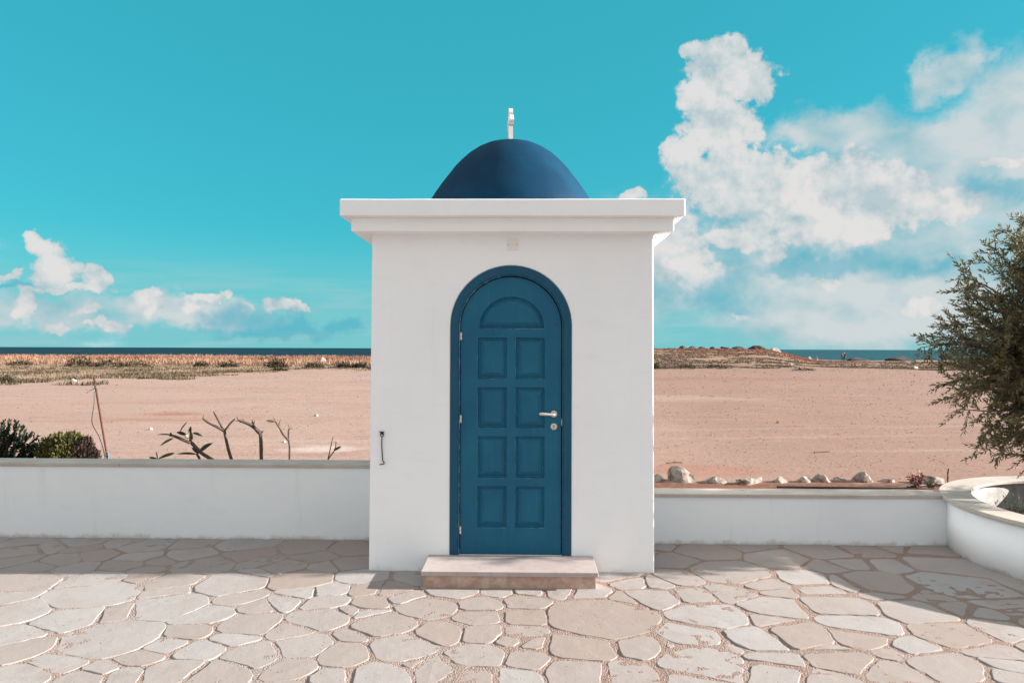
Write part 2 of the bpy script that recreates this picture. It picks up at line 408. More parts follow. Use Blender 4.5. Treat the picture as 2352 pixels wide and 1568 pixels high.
def cdt(outer, holes):
    """triangles of a polygon with holes, returned as (points, triangles)"""
    pts, edges, loops = [], [], []
    for lp in [outer] + holes:
        b = len(pts)
        pts += [Vector((p[0], p[1])) for p in lp]
        edges += [(b + i, b + (i + 1) % len(lp)) for i in range(len(lp))]
        loops.append(list(range(b, b + len(lp))))
    vo, eo, fo, _, _, _ = delaunay_2d_cdt(pts, edges, [], 0, 1e-6)

    def inside(c, lp):
        r = False
        for i in range(len(lp)):
            a, b_ = lp[i], lp[i - 1]
            if (a[1] > c[1]) != (b_[1] > c[1]) and c[0] < (b_[0] - a[0]) * (c[1] - a[1]) / (b_[1] - a[1]) + a[0]:
                r = not r
        return r
    tris = []
    for f in fo:
        c = sum((vo[i] for i in f), Vector((0, 0))) / len(f)
        if inside(c, outer) and not any(inside(c, h) for h in holes):
            tris.append(f)
    return vo, tris, loops


def plate(name, outer, holes, y0, y1, parent=None, mat=None, back=False, back_holes=None):
    """xz outline with holes, front at y0, edges running back to y1"""
    vo, tris, loops = cdt(outer, holes)
    V = [(p[0], y0, p[1]) for p in vo]
    F = [tuple(t) for t in tris]
    for lp in [outer] + holes:
        b = len(V)
        n = len(lp)
        V += [(p[0], y0, p[1]) for p in lp] + [(p[0], y1, p[1]) for p in lp]
        F += [(b + i, b + (i + 1) % n, b + n + (i + 1) % n, b + n + i) for i in range(n)]
    if back:
        b = len(V)
        V += [(p[0], y1, p[1]) for p in vo]
        F += [tuple(b + i for i in t[::-1]) for t in tris]
    bm = bmesh.new()
    vs_ = [bm.verts.new(p) for p in V]
    for f in F:
        try:
            bm.faces.new([vs_[i] for i in f])
        except ValueError:
            pass
    bmesh.ops.remove_doubles(bm, verts=bm.verts, dist=1e-5)
    return frombm(name, bm, parent, mat)


def arch(cx, half, spring, bottom, n=32):
    """outline of a round-headed opening, counter-clockwise"""
    pts = [(cx - half, bottom), (cx + half, bottom)]
    pts += [(cx + half * cos(pi * i / n), spring + half * sin(pi * i / n)) for i in range(n + 1)]
    return pts


def lathe(name, prof, cx, cy, seg, parent, mat, smooth=True):
    V, F = [], []
    for r, z in prof:
        for k in range(seg):
            a = 2 * pi * k / seg
            V.append((cx + r * cos(a), cy + r * sin(a), z))
    for i in range(len(prof) - 1):
        for k in range(seg):
            k2 = (k + 1) % seg
            F.append((i * seg + k, i * seg + k2, (i + 1) * seg + k2, (i + 1) * seg + k))
    F.append(tuple((len(prof) - 1) * seg + k for k in range(seg)))
    return pydata(name, V, F, parent, mat, smooth)


def inset(loop, d):
    """move a counter-clockwise xz loop inwards"""
    n = len(loop)
    out = []
    for i in range(n):
        p, a, b = Vector(loop[i]), Vector(loop[i - 1]), Vector(loop[(i + 1) % n])
        e1, e2 = (p - a).normalized(), (b - p).normalized()
        n1, n2 = Vector((-e1.y, e1.x)), Vector((-e2.y, e2.x))
        k = (n1 + n2)
        k = k / max(k.dot(n1), 0.25)
        out.append(tuple(p + k * d))
    return out


# ------------------------------------------------------------------ materials
def material(name, build):
    m = bpy.data.materials.new(name)
    m.use_nodes = True
    nt = m.node_tree
    nt.nodes.clear()
    gg = G(nt)
    out = nt.nodes.new('ShaderNodeOutputMaterial')
    bs = nt.nodes.new('ShaderNodeBsdfPrincipled')
    nt.links.new(bs.outputs[0], out.inputs[0])
    co = gg.n('ShaderNodeTexCoord', out=3)
    r = build(gg, co) or {}
    for k, v in r.items():
        gg.set(bs.inputs[k.replace('_', ' ')], v)
    return m


def bump(gg, h, strength=0.3, dist=0.01):
    return gg.n('ShaderNodeBump', Height=h, Strength=strength, Distance=dist)


def world_pos(gg):
    return gg.n('ShaderNodeNewGeometry', out=0)


def plaster(name, tint, stain=0.5, foot=0.0):
    def b(gg, co):
        p = world_pos(gg)
        big = gg.noise(p, 1.1, 5, 0.6)
        streak = gg.noise(gg.v('MULTIPLY', p, (9, 9, 0.9)), 1.0, 6, 0.65)
        speck = gg.noise(p, 38, 4, 0.7)
        c = gg.mix(gg.ramp(big, 0.35, 0.75), tint, tuple(t * k for t, k in zip(tint, (0.955, 0.96, 0.965))))
        c = gg.mix(gg.m('MULTIPLY', gg.ramp(streak, 0.56, 0.80), 0.30 * stain), c, (0.50, 0.45, 0.40))
        c = gg.mix(gg.m('MULTIPLY', gg.ramp(speck, 0.70, 0.78), 0.35 * stain), c, (0.40, 0.35, 0.30))
        brush = gg.noise(gg.v('MULTIPLY', p, (1.6, 1.6, 5.0)), 2.2, 6, 0.7)
        c = gg.mix(gg.m('MULTIPLY', gg.ramp(brush, 0.50, 0.72), 0.22), c, tuple(t * k for t, k in zip(tint, (0.84, 0.85, 0.86))))
        smudge = gg.m('MULTIPLY', gg.ramp(gg.noise(p, 3.3, 5, 0.75), 0.62, 0.74), gg.ramp(gg.noise(p, 24, 4, 0.7), 0.42, 0.62))
        c = gg.mix(gg.m('MULTIPLY', smudge, 0.22 * stain), c, (0.44, 0.38, 0.33))
        if foot:
            z = gg.n('ShaderNodeSeparateXYZ', out=2, i0=p)
            f = gg.ramp(gg.m('MULTIPLY_ADD', gg.noise(p, 7, 5, 0.7), -0.16, gg.m('ADD', z, 0.07)), 0.03, -0.02)
            c = gg.mix(gg.m('MULTIPLY', f, foot), c, (0.42, 0.34, 0.27))
        h = gg.m('ADD', gg.m('MULTIPLY', gg.noise(p, 150, 5, 0.6), 0.25), gg.noise(p, 9, 4, 0.5))
        return dict(Base_Color=c, Roughness=0.88, Normal=bump(gg, h, 0.16, 0.012), Specular_IOR_Level=0.25)
    return material(name, b)


M_PLASTER = plaster('white_plaster', (0.855, 0.878, 0.895), 0.30, 0.30)
M_WALL = plaster('white_wall_paint', (0.815, 0.835, 0.85), 0.8, 0.55)


def m_stone_cap(gg, co):
    p = world_pos(gg)
    n1 = gg.noise(p, 3.5, 6, 0.6)
    n2 = gg.noise(gg.v('MULTIPLY', p, (2, 26, 26)), 1.0, 4, 0.6)
    n3 = gg.noise(p, 60, 4, 0.6)
    c = gg.mix(gg.ramp(n1, 0.3, 0.7), (0.484, 0.429, 0.382), (0.406, 0.343, 0.300))
    c = gg.mix(gg.m('MULTIPLY', gg.ramp(n2, 0.55, 0.72), 0.45), c, (0.312, 0.257, 0.222))
    c = gg.mix(gg.m('MULTIPLY', gg.ramp(n3, 0.66, 0.76), 0.4), c, (0.265, 0.218, 0.187))
    return dict(Base_Color=c, Roughness=0.72, Normal=bump(gg, gg.m('ADD', n3, gg.noise(p, 14, 5, 0.6)), 0.18, 0.006))


M_CAP = material('limestone_coping', m_stone_cap)


def m_tread(gg, co):
    p = world_pos(gg)
    n1 = gg.noise(p, 4, 6, 0.65)
    n2 = gg.noise(p, 16, 6, 0.7)
    c = gg.mix(gg.ramp(n1, 0.35, 0.7), (0.416, 0.366, 0.352), (0.373, 0.310, 0.299))
    c = gg.mix(gg.m('MULTIPLY', gg.ramp(n2, 0.52, 0.72), 0.5), c, (0.257, 0.210, 0.198))
    return dict(Base_Color=c, Roughness=0.62, Normal=bump(gg, n2, 0.12, 0.005))


def m_riser(gg, co):
    p = world_pos(gg)
    n1 = gg.noise(p, 11, 7, 0.7)
    n2 = gg.noise(p, 34, 5, 0.7)
    c = gg.mix(gg.ramp(n1, 0.38, 0.66), (0.417, 0.269, 0.205), (0.556, 0.424, 0.354))
    c = gg.mix(gg.m('MULTIPLY', gg.ramp(n2, 0.56, 0.70), 0.55), c, (0.278, 0.170, 0.130))
    return dict(Base_Color=c, Roughness=0.66, Normal=bump(gg, n2, 0.15, 0.004))


M_TREAD = material('pink_marble_tread', m_tread)
M_RISER = material('pink_marble_riser', m_riser)


def blue_paint(name, c0, c1, rough, wear, spec=0.22):
    def b(gg, co):
        p = world_pos(gg)
        n = gg.noise(p, 2.2, 5, 0.6)
        gr = gg.noise(gg.v('MULTIPLY', p, (60, 60, 2.2)), 1.0, 5, 0.6)
        c = gg.mix(gg.ramp(n, 0.3, 0.72), c0, c1)
        c = gg.mix(gg.m('MULTIPLY', gg.ramp(gr, 0.52, 0.8), 0.35), c, tuple(min(1, x * 1.5 + 0.006) for x in c1))
        spots = gg.noise(p, 13, 3, 0.5)
        c = gg.mix(gg.m('MULTIPLY', gg.ramp(spots, 0.70, 0.76), 0.35), c, tuple(x * 0.5 for x in c0))
        if wear:
            bev = gg.n('ShaderNodeBevel', {'samples': 4}, Radius=0.004)
            sharp = gg.m('SUBTRACT', 1.0, gg.v('DOT_PRODUCT', bev, gg.n('ShaderNodeNewGeometry', out='True Normal')))
            edge = gg.m('MULTIPLY', gg.ramp(sharp, 0.015, 0.08), gg.ramp(gg.noise(p, 26, 5, 0.75), 0.46, 0.62))
            c = gg.mix(gg.m('MULTIPLY', edge, wear), c, (0.42, 0.60, 0.62))
        return dict(Base_Color=c, Roughness=gg.ramp(gr, 0.2, 0.8, rough - 0.06, rough + 0.12), Normal=bump(gg, gr, 0.12, 0.003), Specular_IOR_Level=spec)
    return material(name, b)


M_DOOR = blue_paint('petrol_blue_door_paint', (0.008, 0.092, 0.178), (0.010, 0.122, 0.205), 0.45, 0.22)
M_FRAME = blue_paint('dark_blue_frame_paint', (0.007, 0.066, 0.130), (0.009, 0.082, 0.145), 0.45, 0.22)
M_DOME = blue_paint('deep_blue_dome_paint', (0.002, 0.025, 0.060), (0.003, 0.041, 0.084), 0.60, 0.0, 0.08)


def m_worn(gg, co):
    p = world_pos(gg)
    f = gg.ramp(gg.noise(p, 21, 6, 0.8), 0.47, 0.58)
    return dict(Base_Color=gg.mix(f, (0.010, 0.10, 0.17), (0.20, 0.34, 0.37)), Roughness=0.7)


M_WORN = material('chipped_paint', m_worn)


def simple(name, c, rough=0.6, metal=0.0, var=0.25, scale=20.0):
    def b(gg, co):
        n = gg.noise(world_pos(gg), scale, 5, 0.65)
        cc = gg.mix(gg.ramp(n, 0.3, 0.7), tuple(x * (1 - var) for x in c), tuple(min(1, x * (1 + var)) for x in c))
        return dict(Base_Color=cc, Roughness=rough, Metallic=metal, Normal=bump(gg, n, 0.15, 0.003))
    return material(name, b)


M_NICKEL = simple('satin_nickel', (0.66, 0.58, 0.53), 0.42, 0.55, 0.08, 40)
M_IRON = simple('black_iron', (0.025, 0.023, 0.022), 0.55, 0.5, 0.3, 60)
M_RUST = simple('rusty_steel', (0.10, 0.032, 0.026), 0.8, 0.2, 0.45, 45)
M_WIRE = simple('galvanised_wire', (0.10, 0.085, 0.08), 0.5, 0.6, 0.3, 60)
M_CORD = simple('blue_grey_cord', (0.10, 0.20, 0.24), 0.8, 0.0, 0.3, 80)
M_SHADOW_STRIP = simple('black_hose', (0.016, 0.015, 0.015), 0.55, 0.0, 0.3, 30)
M_CROSS = simple('white_cross_paint', (0.80, 0.76, 0.72), 0.7, 0.0, 0.05, 25)
M_PLATE = simple('white_plate', (0.80, 0.765, 0.735), 0.6, 0.0, 0.03, 12)
M_SOIL = simple('dark_soil', (0.085, 0.055, 0.04), 0.95, 0.0, 0.5, 14)
M_STICK = simple('dry_stick_bark', (0.13, 0.085, 0.06), 0.9, 0.0, 0.4, 30)


def m_paving(gg, co):
    oi = gg.n('ShaderNodeObjectInfo', out=None)
    rnd = oi.outputs['Random']
    p = gg.v('ADD', world_pos(gg), gg.v('SCALE', gg.n('ShaderNodeCombineXYZ', i0=rnd, i1=rnd, i2=rnd), 17.0))
    n1 = gg.noise(p, 2.6, 6, 0.6)
    n2 = gg.noise(p, 17, 6, 0.68)
    n3 = gg.noise(p, 75, 5, 0.65)
    c = gg.mix(gg.ramp(rnd, 0.15, 0.85), (0.291, 0.251, 0.233), (0.325, 0.303, 0.297))
    r2 = gg.m('FRACT', gg.m('MULTIPLY', rnd, 7.13))
    c = gg.mix(gg.m('MULTIPLY', gg.ramp(r2, 0.70, 0.95), 0.75), c, (0.282, 0.223, 0.197))
    c = gg.mix(gg.m('MULTIPLY', gg.ramp(n1, 0.42, 0.72), 0.5), c, (0.271, 0.226, 0.205))
    c = gg.mix(gg.m('MULTIPLY', gg.ramp(n2, 0.58, 0.74), 0.45), c, (0.201, 0.164, 0.145))
    c = gg.mix(gg.m('MULTIPLY', gg.ramp(n2, 0.40, 0.27), 0.5), c, (0.359, 0.337, 0.335))
    stain = gg.m('MULTIPLY', gg.ramp(gg.noise(world_pos(gg), 1.3, 6, 0.7), 0.50, 0.68), gg.ramp(gg.noise(world_pos(gg), 11, 5, 0.7), 0.36, 0.62))
    c = gg.mix(gg.m('MULTIPLY', stain, 0.40), c, (0.235, 0.178, 0.145))
    grit = gg.noise(p, 130, 3, 0.7)
    c = gg.mix(gg.m('MULTIPLY', gg.ramp(grit, 0.60, 0.72), 0.35), c, (0.22, 0.17, 0.14))
    r3 = gg.m('FRACT', gg.m('MULTIPLY', rnd, 23.7))
    pit = gg.n('ShaderNodeTexVoronoi', {'feature': 'F1'}, Vector=gg.v('MULTIPLY_ADD', gg.noise(p, 30, 3, 0.6, out=1), (0.017, 0.017, 0.000), p), Scale=26.0)
    pits = gg.m('MULTIPLY', gg.ramp(pit, 0.20, 0.10), gg.m('MULTIPLY', gg.ramp(gg.noise(p, 5, 3, 0.5), 0.5, 0.64), gg.ramp(r3, 0.3, 0.7)))
    c = gg.mix(gg.m('MULTIPLY', pits, 0.6), c, (0.108, 0.083, 0.071))
    h = gg.m('ADD', gg.m('MULTIPLY', n3, 0.30), gg.m('ADD', gg.m('MULTIPLY', n2, 0.7), gg.m('MULTIPLY', pits, -1.2)))
    h = gg.m('ADD', h, gg.m('MULTIPLY', gg.noise(p, 5.5, 4, 0.5), 1.2))
    return dict(Base_Color=c, Roughness=0.85, Normal=bump(gg, h, 0.34, 0.009), Specular_IOR_Level=0.3)


def m_mortar(gg, co):
    p = world_pos(gg)
    n1 = gg.noise(p, 1.4, 5, 0.6)
    n2 = gg.noise(p, 90, 4, 0.75)
    v = gg.n('ShaderNodeTexVoronoi', {'feature': 'F1'}, Vector=p, Scale=95.0)
    c = gg.mix(gg.ramp(n1, 0.36, 0.66), (0.317, 0.272, 0.254), (0.309, 0.226, 0.191))
    x = gg.n('ShaderNodeSeparateXYZ', out=0, i0=p)
    c = gg.mix(gg.m('MULTIPLY', gg.ramp(x, -1.6, 0.4), 0.62), c, (0.276, 0.188, 0.156))
    c = gg.mix(gg.m('MULTIPLY', gg.ramp(n2, 0.56, 0.76), 0.5), c, (0.173, 0.113, 0.094))
    c = gg.mix(gg.m('MULTIPLY', gg.ramp(n2, 0.42, 0.28), 0.5), c, (0.353, 0.301, 0.276))
    h = gg.m('ADD', gg.m('MULTIPLY', v, -1.0), n2)
    return dict(Base_Color=c, Roughness=0.95, Normal=bump(gg, h, 0.9, 0.010), Specular_IOR_Level=0.2)


M_PAVING = material('limestone_paving', m_paving)
M_MORTAR = material('gravelly_mortar', m_mortar)


def m_ground(gg, co):
    p = world_pos(gg)
    s = gg.n('ShaderNodeSeparateXYZ', out=None, i0=p)
    x, y = s.outputs[0], s.outputs[1]
    stretch = gg.v('MULTIPLY', p, (0.35, 1.0, 1.0))
    n1 = gg.noise(stretch, 0.22, 6, 0.6)
    n2 = gg.noise(stretch, 1.6, 6, 0.65)
    n3 = gg.noise(p, 9, 6, 0.75)
    n4 = gg.noise(p, 42, 3, 0.7)
    c = gg.mix(gg.ramp(n1, 0.35, 0.68), SAND_PALE, SAND_PINK)
    c = gg.mix(gg.m('MULTIPLY', gg.ramp(x, 0.0, 6.0), 0.8), c, SAND_RIGHT)
    c = gg.mix(gg.m('MULTIPLY', gg.ramp(n2, 0.54, 0.72), 0.5), c, SAND_RED)
    c = gg.mix(gg.m('MULTIPLY', gg.ramp(n2, 0.42, 0.28), 0.5), c, SAND_LIGHT)
    c = gg.mix(gg.m('MULTIPLY', gg.ramp(n3, 0.53, 0.70), 0.75), c, SAND_DARK)
    n5 = gg.noise(gg.v('MULTIPLY', p, (0.10, 1.0, 1.0)), 1.1, 6, 0.7)
    c = gg.mix(gg.m('MULTIPLY', gg.ramp(n5, 0.55, 0.70), 0.45), c, SAND_RED)
    c = gg.mix(gg.m('MULTIPLY', gg.ramp(n5, 0.45, 0.30), 0.40), c, SAND_LIGHT)
    n6 = gg.noise(p, 0.55, 5, 0.65)
    c = gg.mix(gg.m('MULTIPLY', gg.ramp(n6, 0.56, 0.72), 0.45), c, SAND_RIGHT)
    c = gg.mix(gg.m('MULTIPLY', gg.ramp(n4, 0.60, 0.74), 0.45), c, SAND_DARK)
    for (sx_, sy_, rx_, ry_, col_, k_) in ((-9.2, 13.2, 1.0, 0.7, (0.264, 0.121, 0.083), 0.75), (-8.9, 11.6, 1.9, 0.45, (0.284, 0.138, 0.098), 0.6), (-3.41, 6.8, 0.9, 0.6, (0.450, 0.375, 0.349), 0.75),
                                           (-8.4, 7.2, 1.3, 0.7, (0.411, 0.321, 0.283), 0.5), (2.4, 4.9, 1.6, 0.8, (0.294, 0.138, 0.096), 0.6), (12.9, 37.0, 9.0, 4.0, (0.245, 0.125, 0.091), 0.6), (5.0, 20.0, 5.0, 2.0, (0.352, 0.259, 0.218), 0.5)):
        q = gg.v('LENGTH', gg.v('MULTIPLY_ADD', p, (1 / rx_, 1 / ry_, 0.0), (-sx_ / rx_, -sy_ / ry_, 0.0)))
        f = gg.ramp(gg.m('MULTIPLY_ADD', gg.m('SUBTRACT', n2, 0.5), 2.2, q), 1.0, 0.35)
        c = gg.mix(gg.m('MULTIPLY', f, k_), c, col_)
    # faint wheel ruts
    rut = None
    for (y0_, sl_, cu_) in ((8.2, 0.10, 0.004), (9.7, 0.10, 0.004), (12.5, -0.07, 0.006), (14.1, -0.07, 0.006), (19.0, 0.16, -0.004), (20.7, 0.16, -0.004), (6.9, -0.05, 0.010), (27.0, 0.05, 0.003), (28.8, 0.05, 0.003)):
        yy = gg.m('ADD', gg.m('MULTIPLY_ADD', x, sl_, y0_), gg.m('MULTIPLY', gg.m('MULTIPLY', x, x), cu_))
        d_ = gg.m('ABSOLUTE', gg.m('ADD', gg.m('SUBTRACT', y, yy), gg.m('MULTIPLY', gg.m('SUBTRACT', n6, 0.5), 0.9)))
        m_ = gg.ramp(d_, 0.26, 0.08)
        rut = m_ if rut is None else gg.m('MAXIMUM', rut, m_)
    rut = gg.m('MULTIPLY', rut, gg.ramp(gg.noise(stretch, 0.5, 4, 0.6), 0.40, 0.60))
    c = gg.mix(gg.m('MULTIPLY', rut, 0.30), c, SAND_LIGHT)
    # turned red soil of the strip behind the low right wall
    bed = gg.m('MULTIPLY', gg.ramp(gg.m('MULTIPLY_ADD', gg.noise(p, 2.5, 4, 0.6), 0.8, y), 4.45, 4.15), gg.ramp(x, 0.8, 1.2))
    c = gg.mix(gg.m('MULTIPLY', bed, 0.9), c, gg.mix(gg.ramp(n3, 0.4, 0.65), (0.188, 0.080, 0.051), (0.097, 0.040, 0.025)))
    # grassed ground towards the shore
    edge_l = gg.m('MULTIPLY_ADD', gg.noise(p, 0.12, 4, 0.6), 22.0, gg.m('ADD', y, gg.m('MULTIPLY', gg.ramp(x, -14.0, -26.0), 15.0)))
    edge = gg.m('MULTIPLY', gg.ramp(edge_l, 56.0, 72.0), gg.ramp(gg.noise(stretch, 0.8, 5, 0.7), 0.30, 0.50))
    scrub = gg.mix(gg.ramp(gg.noise(stretch, 0.30, 6, 0.65), 0.38, 0.66), (0.279, 0.174, 0.121), (0.171, 0.112, 0.074))
    gold = gg.mix(gg.ramp(gg.noise(stretch, 0.13, 5, 0.6), 0.40, 0.62), (0.274, 0.148, 0.091), (0.188, 0.070, 0.042))
    veg = gg.mix(gg.m('MULTIPLY', gg.ramp(y, 68.0, 82.0), gg.ramp(x, 8.0, -4.0)), scrub, gold)
    veg = gg.mix(gg.m('MULTIPLY', gg.ramp(gg.noise(stretch, 0.5, 4, 0.6), 0.56, 0.7), gg.ramp(x, 5.0, 15.0)), veg, (0.250, 0.161, 0.118))
    c = gg.mix(edge, c, veg)
    h = gg.m('ADD', gg.m('MULTIPLY', n3, 1.0), gg.m('MULTIPLY', n4, 0.25))
    h = gg.m('ADD', h, gg.m('MULTIPLY', n2, 2.5))
    h = gg.m('SUBTRACT', h, gg.m('MULTIPLY', rut, 0.8))
    return dict(Base_Color=c, Roughness=0.95, Normal=bump(gg, h, 0.5, 0.035), Specular_IOR_Level=0.15)


SAND_PALE, SAND_PINK = (0.341, 0.239, 0.201), (0.324, 0.208, 0.168)
SAND_RIGHT, SAND_RED = (0.250, 0.148, 0.116), (0.258, 0.146, 0.112)
SAND_LIGHT, SAND_DARK = (0.362, 0.276, 0.238), (0.163, 0.102, 0.080)
M_GROUND = material('sandy_ground', m_ground)


def m_sea(gg, co):
    p = world_pos(gg)
    x = gg.n('ShaderNodeSeparateXYZ', out=0, i0=p)
    y = gg.n('ShaderNodeSeparateXYZ', out=1, i0=p)
    ratio = gg.m('DIVIDE', x, gg.m('MAXIMUM', y, 1.0))
    w1 = gg.noise(gg.v('MULTIPLY', p, (0.018, 0.06, 1.0)), 1.0, 6, 0.65)
    w2 = gg.noise(gg.v('MULTIPLY', p, (0.004, 0.014, 1.0)), 1.0, 5, 0.6)
    c = gg.mix(gg.ramp(ratio, 0.02, 0.30), (0.0025, 0.014, 0.026), (0.004, 0.060, 0.082))
    c = gg.mix(gg.ramp(w2, 0.4, 0.7), c, gg.mix(0.5, c, (0.002, 0.024, 0.038)))
    c = gg.mix(gg.m('MULTIPLY', gg.ramp(w1, 0.66, 0.72), gg.m('MULTIPLY', gg.ramp(ratio, -0.22, 0.12), 0.6)), c, (0.16, 0.24, 0.26))
    return dict(Base_Color=c, Roughness=0.6, Specular_IOR_Level=0.08, Normal=bump(gg, w1, 0.5, 1.0))


M_SEA = material('sea_water', m_sea)


def m_rock(gg, co, pale=(0.33, 0.275, 0.24), dark=(0.095, 0.075, 0.065)):
    p = world_pos(gg)
    n1 = gg.noise(p, 9, 6, 0.65)
    n2 = gg.noise(p, 40, 5, 0.7)
    c = gg.mix(gg.ramp(n1, 0.42, 0.68), pale, dark)
    c = gg.mix(gg.m('MULTIPLY', gg.ramp(n2, 0.55, 0.7), 0.5), c, tuple(x * 0.6 for x in dark))
    return dict(Base_Color=c, Roughness=0.93, Normal=bump(gg, gg.m('ADD', n1, gg.m('MULTIPLY', n2, 0.4)), 0.7, 0.02))


M_ROCK = material('pale_limestone_rock', m_rock)
M_ROCK_WHITE = material('white_rock', lambda gg, co: m_rock(gg, co, (0.36, 0.33, 0.31), (0.22, 0.19, 0.17)))
M_ROCK_DARK = material('dark_shore_rock', lambda gg, co: m_rock(gg, co, (0.055, 0.043, 0.038), (0.024, 0.019, 0.018)))


def leaf_mat(name, a, b_, trans=0.25, rough=0.55, scale=7.0):
    m = bpy.data.materials.new(name)
    m.use_nodes = True
    nt = m.node_tree
    nt.nodes.clear()
    gg = G(nt)
    p = world_pos(gg)
    n = gg.noise(p, scale, 4, 0.6)
    n2 = gg.n('ShaderNodeNewGeometry', out='Random Per Island')
    c = gg.mix(gg.ramp(gg.m('ADD', gg.m('MULTIPLY', n, 0.8), gg.m('MULTIPLY', n2, 0.4)), 0.35, 0.85), a, b_)
    bs = gg.n('ShaderNodeBsdfPrincipled', Base_Color=c, Roughness=rough, Specular_IOR_Level=0.35)
    tr = gg.n('ShaderNodeBsdfTranslucent', Color=c)
    mx = gg.n('ShaderNodeMixShader', i0=trans, i1=bs, i2=tr)
    gg.n('ShaderNodeOutputMaterial', out=None, Surface=mx)
    return m


M_OLIVE = leaf_mat('olive_leaf', (0.054, 0.056, 0.025), (0.23, 0.20, 0.095), 0.35, 0.45)
M_OLIVE_BARK = simple('olive_bark', (0.115, 0.088, 0.070), 0.9, 0.0, 0.35, 22)
M_CONIFER = leaf_mat('dark_conifer_foliage', (0.007, 0.017, 0.009), (0.021, 0.036, 0.016), 0.1, 0.7)
M_THUJA = leaf_mat('olive_green_foliage', (0.035, 0.038, 0.010), (0.105, 0.098, 0.022), 0.15, 0.7)
M_THUJA_BROWN = leaf_mat('dark_brown_foliage', (0.022, 0.013, 0.010), (0.05, 0.03, 0.022), 0.1, 0.8)
M_FRANGI = leaf_mat('dark_green_leaf', (0.014, 0.030, 0.016), (0.035, 0.055, 0.024), 0.15, 0.4)
M_FRANGI_PALE = leaf_mat('pale_yellow_leaf', (0.42, 0.40, 0.26), (0.56, 0.54, 0.38), 0.4, 0.5)
M_FRANGI_BARK = simple('frangipani_bark', (0.085, 0.058, 0.045), 0.85, 0.0, 0.4, 26)
M_SHRUB = leaf_mat('scrub_leaf', (0.020, 0.021, 0.011), (0.065, 0.058, 0.028), 0.15, 0.8)
M_GRASS_GOLD = leaf_mat('golden_dry_grass', (0.30, 0.165, 0.11), (0.42, 0.265, 0.18), 0.3, 0.8, 0.45)
M_GRASS_RED = leaf_mat('red_brown_dry_grass', (0.17, 0.065, 0.045), (0.25, 0.11, 0.07), 0.3, 0.8, 0.45)
M_GRASS_OLIVE = leaf_mat('olive_dry_grass', (0.068, 0.056, 0.033), (0.19, 0.142, 0.092), 0.3, 0.8, 0.45)
M_GRASS_STRAW = leaf_mat('straw_tuft_grass', (0.17, 0.125, 0.082), (0.33, 0.245, 0.175), 0.3, 0.8, 0.6)
M_GRASS_BROWN = leaf_mat('brown_scrub_grass', (0.060, 0.044, 0.031), (0.15, 0.105, 0.075), 0.25, 0.8, 0.45)
M_RED_LEAF = leaf_mat('red_succulent_leaf', (0.16, 0.03, 0.022), (0.28, 0.065, 0.035), 0.25, 0.5)
M_WEED = leaf_mat('grey_green_weed', (0.035, 0.055, 0.045), (0.085, 0.11, 0.075), 0.2, 0.7)

# ================================================================== setting
def sstep(a, b, x):
    t = np.clip((x - a) / (b - a), 0, 1)
    return t * t * (3 - 2 * t)


def fbm2(x, y, scale, octaves=4, seed=0):
    """value noise on numpy arrays"""
    out = np.zeros_like(x, dtype=float)
    amp, tot = 1.0, 0.0
    for o in range(octaves):
        X, Y = x * scale * 2 ** o + 31.7 * o + seed, y * scale * 2 ** o - 17.3 * o + seed * 1.7
        xi, yi = np.floor(X).astype(np.int64), np.floor(Y).astype(np.int64)
        fx, fy = X - xi, Y - yi
        fx, fy = fx * fx * (3 - 2 * fx), fy * fy * (3 - 2 * fy)

        def hsh(i, j):
            h = (i * 374761393 + j * 668265263 + 1013904223 * (o + 1)) & 0x7fffffff
            h = ((h ^ (h >> 13)) * 1274126177) & 0x7fffffff
            return ((h ^ (h >> 16)) & 0xffff) / 65535.0
        v = (hsh(xi, yi) * (1 - fx) + hsh(xi + 1, yi) * fx) * (1 - fy) + (hsh(xi, yi + 1) * (1 - fx) + hsh(xi + 1, yi + 1) * fx) * fy
        out += v * amp
        tot += amp
        amp *= 0.5
    return out / tot


def ground_z(x, y):
    x, y = np.asarray(x, float), np.asarray(y, float)
    near = sstep(1.3, 2.2, y)
    z = -0.06 + 0.06 * near
    z = z + near * (fbm2(x, y, 0.55, 4, 3) - 0.5) * 0.09 * sstep(2, 12, y)
    z = z + (fbm2(x, y, 0.05, 3, 9) - 0.5) * 0.5 * sstep(25, 70, y)
    # rise on the right that ends in a rocky edge
    bearing = x / np.maximum(y + 5.65, 1.0)
    crest = sstep(-0.10, 0.17, bearing) * (1 - sstep(0.325, 0.405, bearing))
    z = z - 1.25 * sstep(70, 195, y) * (1 - sstep(-40, 10, x))
    rise = crest * sstep(52, 138, y) * 1.75
    z = z + rise - sstep(0.36, 0.43, bearing) * sstep(60, 140, y) * 0.5
    # shore
    shore = 222 - 70 * sstep(-5, 40, x) + (fbm2(x, y * 0, 0.04, 3, 5) - 0.5) * 14
    z = z - sstep(0, 16, y - shore) * 9.0
    z = z - sstep(60, 130, -y) * 0.0
    return z


def axis(lo, hi, n, p):
    t = np.linspace(-1, 1, n)
    s = np.sign(t) * np.abs(t) ** p
    return np.where(s < 0, s * -lo, s * hi)


gx = axis(-420, 420, 261, 2.3)
gy = np.concatenate([np.linspace(-60, 0.6, 30)[:-1], 0.6 + (np.linspace(0, 1, 230) ** 2.1) * 262])
XX, YY = np.meshgrid(gx, gy)
ZZ = ground_z(XX, YY)
nx, ny = len(gx), len(gy)
idx = np.arange(nx * ny).reshape(ny, nx)
faces = np.stack([idx[:-1, :-1], idx[:-1, 1:], idx[1:, 1:], idx[1:, :-1]], -1).reshape(-1, 4)
ground = pydata('ground', np.stack([XX, YY, ZZ], -1).reshape(-1, 3), faces, None, M_GROUND, True)
ground['kind'] = 'structure'
ground['label'] = 'open pinkish sandy ground running out to the shore'

